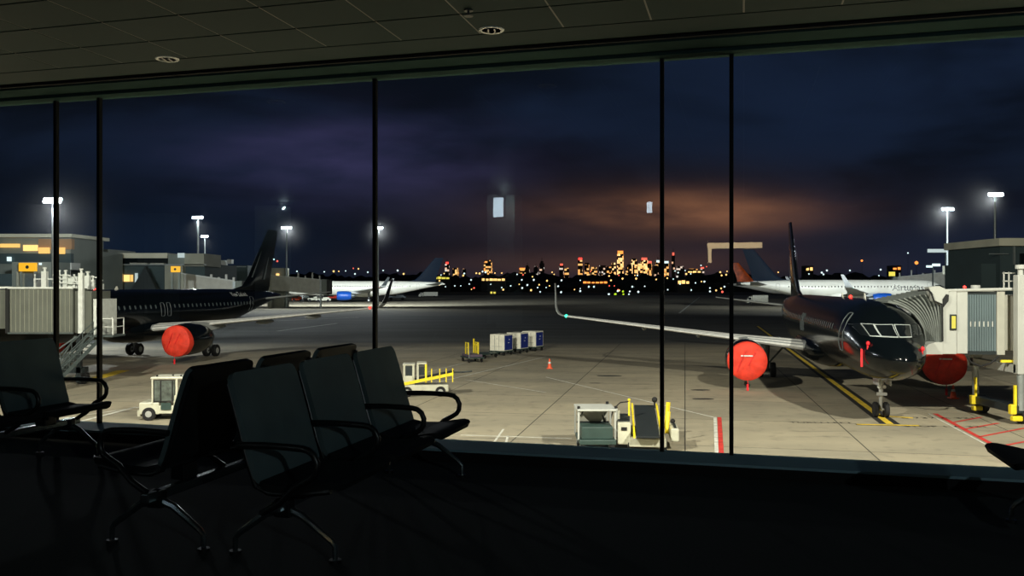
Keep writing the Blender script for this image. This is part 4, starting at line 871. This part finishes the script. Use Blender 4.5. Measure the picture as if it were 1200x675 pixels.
def gate_sign(px0, px1, py0, py1, Y, label, glyph=True):
    p = at((px0+px1)/2, py1, Y); w = (px1-px0)/F*Y; h = (py1-py0)/F*Y
    t = thing('gate_sign', label, 'sign', (p.x, p.y, 0))
    q = MB(); q.box((0, 0, p.z+h/2), (w, .4, h), bev=.05); q.build('lit_panel', 'glow_gate', t)
    if glyph: q = MB(); q.lathe((0, -.24, p.z+h/2), [(0, h*.2), (.02, h*.2)], 16); q.build('symbol', 'steel_dark', t)
    for s in (-1, 1): q = MB(); q.bar((s*w*.4, .1, 0), (s*w*.4, .1, p.z+.1), .3); q.build('post', 'wall_mid', t)
gate_sign(22.5, 43, 308, 318, 138.5, 'yellow lit gate sign at the far left below the terminal windows')
gate_sign(200.5, 211, 312, 319, 150, 'small yellow lit gate sign above the rear of the left black airliner')
gate_sign(1120, 1130, 308, 320, 236, 'yellow lit gate sign right of the far right light mast')
Y = 140
pier('gate_house', 'gate rooms behind the left jet bridge with closed grey shutters', Y, [('wall', 'wall_mid', 14, 60, 307, gnd(Y), 0, 6), ('pillar', 'wall_olive', 19, 27, 318, 345, -.4, .5), ('shutter', 'blind_grey', 29.5, 39, 320, 345, -.5, .5), ('shutter', 'blind_grey', 41.5, 50, 320, 345, -.5, .5), ('door_frame', 'bridge_white', 39.3, 41, 318.5, 345, -.6, .4), ('wall', 'wall_dark', -40, 14, 321, gnd(Y), 0, 5), ('lamp', 'glow_cool', 45.5, 47.8, 308, 310.5, -.7, .3)])
def far_bridge(label, Y, x0, x1, x2, ytop, yend, ybot, tilt=0):
    # tunnel from x0 to x1 with a cab to x2
    o = at((x0+x1)/2, 335, Y); o.z = 0; t = thing('jet_bridge', label, 'jet bridge', o)
    A, B = at(x0, ytop, Y), at(x1, yend, Y); hh = (ybot-ytop)/F*Y
    q = MB(); q.prism([A-o, B-o, B-o-V((0, 0, hh)), A-o-V((0, 0, hh))], (0, 3, 0)); q.build('tunnel', 'bridge_grey', t)
    q = MB(); q.bar(A-o+V((0, -.1, .1)), B-o+V((0, -.1, .1)), .15, .25); q.build('roof_edge', 'bridge_white', t)
    s = 1 if x2 > x1 else -1; C = at(x2, yend, Y); w = abs(C.x-B.x)
    q = MB(); q.box(((B.x+C.x)/2-o.x, 1.5, B.z-hh/2), (w, 3.6, hh*1.08), bev=.05); q.build('cab', 'wall_mid', t)
    q = MB(); q.box((C.x-o.x+s*.5, 1.5, B.z-hh/2), (1.0, 3.2, hh)); q.build('canopy', 'canopy_dark', t)
    q = MB(); q.box((B.x-o.x, -.2, B.z/2), (.5, .5, B.z)); q.build('lift_column', 'galvanised', t)
    for k in range(4): q = MB(); xx = A.x+(B.x-A.x)*(.55+.14*k)-o.x; q.bar((xx, .5, B.z), (xx, .5, B.z+(1.4 if k % 2 else 2.3)*Y/270), .4); q.build('roof_post', 'bridge_white', t)
    q = MB(); q.box((A.x-o.x, 1.5, A.z*.5), (1.2, 3.4, A.z)); q.build('rotunda', 'wall_olive', t)
    return t
far_bridge('pale jet bridge running behind the middle of the left black airliner', 160, 212, 275, 284, 321, 330, 342)
far_bridge('pale jet bridge right of the tall black fin, leading to the far left airliner', 262, 316, 376, 383, 323, 328, 340)
pier('gate_house', 'small pale gate house right of the tall black fin', 271, [('wall', 'wall_olive', 317, 333, 314, gnd(264), 0, 6), ('lamp', 'glow_amber', 323.5, 327, 320.5, 323, -.5, .3)])
pier('rooftop_plant', 'white rooftop unit on the pier left of the black fin', 240, [('unit', 'bridge_white', 259, 264, 305, 311, 0, 2), ('unit', 'bridge_white', 266, 271, 304, 309, 0, 2), ('deck', 'wall_dark', 239, 290, 311, gnd(240), 1, 8), ('rail', 'galvanised', 239, 288, 312, 313, .5, .3)])
# right terminal
Y = 118
pier('terminal_building', 'dark terminal block at the right edge under a pale roof edge', Y, [('wall', 'wall_dark', 1172, 1290, 286, gnd(Y), 0, 14), ('roof', 'roof_pale', 1171, 1290, 279, 288, -.8, 15), ('window', 'cockpit_glass', 1196, 1230, 297, 318, -.3, .4), ('window_frame', 'galvanised', 1188.5, 1190, 287, 310, -.3, .4), ('wall', 'wall_dark', 1150, 1174, 309, gnd(Y), 1, 10), ('rail', 'galvanised', 1160, 1182, 297, 298, -.4, .2)])
far_bridge('long pale jet bridge behind the white airliner nose, right of its title', 305, 1150, 1052, 1046, 315, 325, 333)
Y = 222
pier('gate_house', 'grey rotunda drum at the right end of the far right jet bridge', Y, [('drum', 'wall_mid', 1141, 1152, 318, 334, 0, 3), ('cap', 'wall_tan', 1145, 1152, 310, 318, 0, 3), ('wall', 'wall_olive', 1118, 1140, 311, 321, 1, 6), ('base', 'steel_dark', 1139, 1156, 333, gnd(Y), 0, 4)])
pier('site_sign', 'long pale lettered board beside the lower right light mast', 200, [('board', 'glow_pale', 1087.5, 1110, 291.8, 295.8, -.2, .3), ('post', 'steel_dark', 1108, 1109, 295, gnd(200), .2, .3)], 'sign')
pier('site_sign', 'blue white lit board low left of the lower right mast', 210, [('board', 'glow_cool', 1093, 1102, 309, 312, -.2, .3), ('board', 'glow_cool', 1086, 1093, 311, 313.5, -.2, .3), ('post', 'steel_dark', 1093, 1094, 311, gnd(210), .2, .3)], 'sign')
pier('site_sign', 'square yellow lit board above the title of the white airliner', 300, [('board', 'glow_yellow', 1042, 1049, 318.5, 323.5, -.2, .3), ('post', 'steel_dark', 1045, 1046, 323, gnd(300), .2, .3)], 'sign')
def lamp_post(px, py, Y, m_, label, r, group=None, cat='lamp'):
    p = at(px, py, Y); t = thing('lamp_post', label, cat, (p.x, p.y, 0), 0, group)
    q = MB(); q.ball((0, 0, p.z), r, 1); q.build('lamp_head', m_, t, True)
    q = MB(); q.cyl((0, 0, 0), (0, 0, max(.3, p.z-r*.5)), .12 if Y < 300 else .1, n=6); q.build('pole', 'steel_dark', t)
    return t
lamp_post(1158, 297.5, 170, 'glow_orange', 'orange lamp glowing between the two right light masts and the dark building', .55)
lamp_post(1074, 308, 400, 'glow_orange', 'orange lamp low in the sky left of the right light masts', .9)
lamp_post(1010, 305.5, 500, 'glow_orange', 'orange lamp above the middle of the white airliner', .7)

# ------------------------------------------------------------------ city, trees and far lamps
def win_mat(name, c1, c2, dens, strength):
    m = bpy.data.materials.new(name); m.use_nodes = True; n = m.node_tree.nodes; l = m.node_tree.links; b = n['Principled BSDF']; b.inputs['Base Color'].default_value = (.008, .008, .01, 1)
    tc = n.new('ShaderNodeTexCoord'); mp = n.new('ShaderNodeMapping'); mp.inputs['Scale'].default_value = (1/5., 1/5., 1/4.6); l.new(tc.outputs['Object'], mp.inputs[0])
    fl = n.new('ShaderNodeVectorMath'); fl.operation = 'FLOOR'; l.new(mp.outputs[0], fl.inputs[0])
    wn = n.new('ShaderNodeTexWhiteNoise'); oi = n.new('ShaderNodeObjectInfo'); ad = n.new('ShaderNodeVectorMath'); ad.operation = 'ADD'; l.new(fl.outputs[0], ad.inputs[0]); l.new(oi.outputs['Location'], ad.inputs[1]); l.new(ad.outputs[0], wn.inputs['Vector'])
    g = n.new('ShaderNodeMath'); g.operation = 'GREATER_THAN'; g.inputs[1].default_value = 1-dens; l.new(wn.outputs['Value'], g.inputs[0])
    x = n.new('ShaderNodeMixRGB'); x.inputs[1].default_value = lin(c1); x.inputs[2].default_value = lin(c2); l.new(wn.outputs['Color'], x.inputs[0])
    k = n.new('ShaderNodeMath'); k.operation = 'MULTIPLY'; k.inputs[1].default_value = strength; l.new(g.outputs[0], k.inputs[0])
    l.new(x.outputs[0], b.inputs['Emission Color']); l.new(k.outputs[0], b.inputs['Emission Strength']); m.cycles.emission_sampling = 'NONE'; MATS[name] = m
win_mat('city_warm', (255, 150, 60), (255, 205, 130), .32, 1.3); win_mat('city_bright', (255, 160, 70), (255, 215, 150), .5, 1.7); win_mat('city_dim', (255, 170, 100), (220, 220, 215), .14, 1.2)
YC = 1950.
TW = [0]
def tower(px, py, w, m_, label, top=None, step=False, Y=YC):
    TW[0] += 1; Y += (TW[0] % 5)*90; p = at(px, py, Y); W = w/F*Y; t = thing('city_tower', label, 'tower', (p.x, p.y, 0), random.uniform(-.3, .3)); W *= .92
    q = MB(); q.box((0, 0, p.z*.46), (W, W*.9, p.z*.92)); q.build('shaft', m_, t)
    q = MB(); q.box((0, 0, p.z*.96), (W*(.6 if step else .85), W*.6, p.z*.08)); q.build('crown', top or m_, t)
    if step: q = MB(); q.cyl((0, 0, p.z), (0, 0, p.z*1.12), W*.05, n=6); q.build('spire', 'tower_dark', t)
T = [(524, 307, 5, 'city_dim', 'glow_red', 1), (534, 314, 7, 'city_warm', None, 0), (544, 315, 5, 'city_dim', None, 0), (572, 305, 9, 'city_warm', None, 0), (612, 314, 8, 'city_warm', 'glow_orange', 0), (618, 311, 6, 'city_dim', None, 1), (628, 312, 5, 'city_dim', None, 1),
     (635, 306, 6, 'city_dim', None, 1), (658, 309, 5, 'city_dim', 'glow_redsoft', 1), (664, 314, 6, 'city_warm', None, 0), (680, 302, 5, 'city_warm', 'glow_red', 0), (688, 308, 6, 'city_warm', None, 0), (696, 313, 8, 'city_warm', None, 0), (706, 311, 8, 'city_dim', None, 0), (714, 312, 7, 'city_warm', None, 0),
     (727, 294, 8, 'city_bright', 'glow_orange', 0), (719, 308, 5, 'city_bright', None, 0), (737, 310, 6, 'city_warm', None, 1), (743, 303, 7, 'city_bright', None, 0), (750, 309, 6, 'city_bright', None, 0), (755, 302, 7, 'city_bright', 'glow_redsoft', 0), (761, 306, 6, 'city_warm', 'glow_redsoft', 0), (768, 311, 6, 'city_dim', None, 0),
     (771, 305, 6, 'city_warm', 'glow_cool', 1), (781, 306, 6, 'city_warm', 'glow_cool', 0), (789, 296, 4, 'city_dim', 'glow_redsoft', 1), (797, 312, 10, 'city_dim', None, 0), (812, 315, 12, 'city_warm', None, 0), (823, 313, 5, 'city_dim', 'glow_redsoft', 0)]
where = ['leftmost, red topped, right of the far navy tail', 'second from the left', 'third from the left, low', 'squat lit, alone below the reflected sign', 'orange topped, left of the white winglet', 'thin, left of the white winglet', 'dim, just left of the white winglet', 'tallest dim, left of the white winglet',
         'red topped, just right of the winglet', 'low warm, right of the winglet', 'red topped, between winglet and skyline centre', 'warm, left of the skyline centre', 'broad low, left of the skyline centre', 'dim broad, left of the skyline centre', 'warm low, just left of the tallest',
         'tallest brightly lit orange', 'narrow bright, touching the tallest on its left', 'low with spire, right of the tallest', 'bright, second highest right of the tallest', 'bright low, in the packed cluster', 'pink topped, highest of the packed cluster', 'red capped, right side of the packed cluster', 'dim, left of the fourth mullion',
         'white capped, behind the fourth mullion', 'white capped, right of the fourth mullion', 'thin dark with red lamps, alone right of the fourth mullion', 'broad dim, right of the fourth mullion', 'very broad low warm, between the fourth and fifth mullions', 'small red topped, left of the fifth mullion']
for (px, py, w, m_, tp, st_), wh in zip(T, where): tower(px, py, w, m_, 'city tower on the skyline: '+wh, tp, st_)
# tree belts: lumpy silhouettes with real depth
def belt(name, label, Y, x0, x1, h0, h1, d, seed, m_='foliage', kind='stuff'):
    rnd = random.Random(seed); n_ = int((x1-x0)/7); q = MB(); rings = []
    for i in range(n_+1):
        x = x0+(x1-x0)*i/n_; h = h0+(h1-h0)*i/n_; h *= .82+.3*rnd.random()+.12*sin(i*.23+seed)
        rings.append([V((x, Y, -.1)), V((x, Y-.5*d*rnd.random(), h*.55)), V((x, Y+d*.15, h*.93)), V((x+rnd.uniform(-2, 2), Y+d*.45, h)), V((x, Y+d*.8, h*.8)), V((x, Y+d, -.1))])
    q.loft(rings); o = q.build(name, m_, None); return tag(o, label, 'trees', kind=kind)
belt('tree_belt', 'dark belt of trees below the city skyline', 1500, -900, 1300, 28, 26, 60, 3); belt('tree_belt', 'lower dark hedge line beyond the taxiway', 980, -600, 900, 12, 12, 30, 8)
def low_building(px0, px1, y0, y1, Y, m_, label, base='tower_dark', lampsn=0):
    a = at(px0, y1, Y); c = at(px1, y0, Y); w = c.x-a.x; t = thing('low_building', label, 'building', ((a.x+c.x)/2, Y, 0))
    q = MB(); q.box((0, 6, (c.z+1.5)/2), (w*1.05, 12, c.z+1.5)); q.build('block', base, t)
    n_ = max(2, int((px1-px0)/4.5))
    for k in range(n_):
        x = -w/2+w*(k+.5)/n_; hh = (c.z-a.z)*random.uniform(.6, 1); q = MB(); q.box((x, -.3, a.z+hh/2), (w/n_*random.uniform(.6, .95), .4, hh)); q.build('lit_bay', m_, t)
low_building(683, 712, 329.5, 332, 900, 'glow_orange', 'low building with a row of orange lit bays below the tallest tower'); low_building(499, 527, 324, 327, 900, 'glow_yellow', 'low building with a yellowish lit row right of the far navy tail')
low_building(564, 592, 326, 329, 900, 'glow_amber', 'low building with pale lit bays below the squat tower'); low_building(806, 822, 317.5, 319.5, 1300, 'glow_amber', 'low warm lit building between the fourth and fifth mullions')
low_building(794, 808, 328.5, 332.5, 900, 'glow_amber', 'small lit building beyond the taxiway, right of the fourth mullion'); low_building(574, 581.5, 341.5, 344, 640, 'glow_yellow', 'small yellow lit hut at the apron edge'); low_building(944, 953, 313, 317, 900, 'glow_amber', 'low lit building just right of the black fin')
low_building(1046, 1056, 313, 316, 800, 'glow_orange', 'orange lit building above the title of the white airliner')
cols = {'w': ('glow_cool', 'tiny white lamp scattered in the dark field before the skyline', 'white field lamps'), 'y': ('glow_amber', 'tiny amber lamp scattered in the dark field before the skyline', 'amber field lamps'), 'r': ('glow_redsoft', 'tiny red lamp scattered in the dark field before the skyline', 'red field lamps'), 'g': ('glow_lime', 'tiny lime lamp low before the skyline', 'lime field lamps')}
FL = [(380, 318.5, 'w'), (348, 318, 'w'), (391, 318, 'y'), (397, 318, 'y'), (405, 317.5, 'w'), (414, 314.5, 'r'), (420, 315, 'y'), (416, 321, 'w'), (431, 319, 'w'), (449, 317, 'w'), (466, 317, 'w'), (473, 321, 'y'), (520.5, 320.5, 'y'), (544, 320.5, 'w'), (515, 329, 'y'), (515, 334, 'y'), (522, 336, 'w'), (533, 335, 'w'), (540, 335, 'w'), (552, 328, 'w'),
      (555.5, 337.5, 'r'), (562, 320.5, 'y'), (569, 319, 'w'), (580, 320, 'y'), (588, 320, 'y'), (588, 337, 'w'), (598.5, 335, 'w'), (611.5, 328, 'w'), (606, 321.5, 'w'), (612, 337.5, 'w'), (618, 334, 'w'), (625.5, 328, 'w'), (630, 337, 'w'), (633, 342, 'w'), (640, 337, 'w'), (641, 329, 'y'), (644, 335, 'y'), (647, 319, 'y'), (654, 335.5, 'w'), (658, 328.5, 'w'),
      (657.5, 342.5, 'w'), (680, 328.5, 'w'), (680, 338, 'w'), (680, 341, 'w'), (690, 336, 'w'), (696, 336, 'w'), (716, 328.5, 'y'), (729.5, 326.5, 'y'), (745.5, 326.5, 'y'), (769, 327.5, 'y'), (714, 335, 'r'), (720, 335, 'r'), (741, 336, 'w'), (755.5, 335.5, 'w'), (748, 342, 'w'), (713.5, 346, 'w'), (721, 346.5, 'g'), (730.5, 345, 'g'), (730, 341.5, 'g'), (738, 341.5, 'w'), (737, 345, 'w'),
      (724, 341, 'w'), (782.5, 339.5, 'w'), (782, 326, 'y'), (789, 327, 'w'), (797, 333, 'w'), (810, 340, 'w'), (815, 331.5, 'w'), (822, 330, 'y'), (825.5, 330, 'w'), (832, 337.5, 'w'), (832, 341.5, 'w'), (845, 338, 'y'), (846.5, 342, 'r'), (849, 336, 'w'), (821.5, 311, 'w'), (828, 312.5, 'r'), (791, 317.5, 'w'), (803, 317, 'w'), (844, 319, 'y'), (852, 318, 'y'), (912, 319, 'y'), (927, 316.5, 'w'),
      (931, 318, 'r'), (926, 325, 'w'), (947, 315, 'y'), (948, 321, 'w'), (963, 319.5, 'w'), (969, 317, 'w'), (965, 321.5, 'w'), (1030, 323, 'w'), (1032, 316, 'w'), (996, 317, 'w'), (1064, 296.5, 'w'), (1137, 299, 'r'), (865, 325, 'w'), (868, 322, 'w'), (884, 325, 'w'), (326, 316, 'r'), (321, 304, 'w'), (325, 306, 'r')]
rnd = random.Random(5)
for k in range(34): FL.append((rnd.uniform(500, 860), rnd.choice((321, 322, 323.5, 319, 333, 340))+rnd.uniform(-1, 1), rnd.choice('wwyyyr')))
proto = {}
for px, py, c in FL:
    Y = 640+rnd.uniform(0, 60) if py > 340 else rnd.uniform(760, 900); p = at(px, py, Y)
    if p.z < .6: Y = 645; p = at(px, py, Y)
    s = 1.0; r_ = .62+.45*rnd.random()
    m_, lb, gr = cols[c]
    if c not in proto:
        t = thing('field_lamp', lb, 'lamp', (0, 0, 0), 0, gr); q = MB(); q.ball((0, 0, 1), 1, 1); h_ = q.build('lamp_head', m_, t, True); q = MB(); q.cyl((0, 0, 0), (0, 0, 1), .1, n=6); pl = q.build('pole', 'tower_dark', t)
        proto[c] = (t, h_, pl); new = proto[c]
    else:
        t, h_, pl = proto[c]; a_ = t.copy(); b_ = h_.copy(); c_ = pl.copy()
        for o_ in (a_, b_, c_): COL.objects.link(o_)
        b_.parent = a_; c_.parent = a_; new = (a_, b_, c_)
    zz = max(p.z, .5); new[0].location = (p.x, p.y, 0); new[1].location = (0, 0, zz-r_); new[1].scale = (r_,)*3; new[2].scale = (1, 1, max(.2, zz-r_*.5))
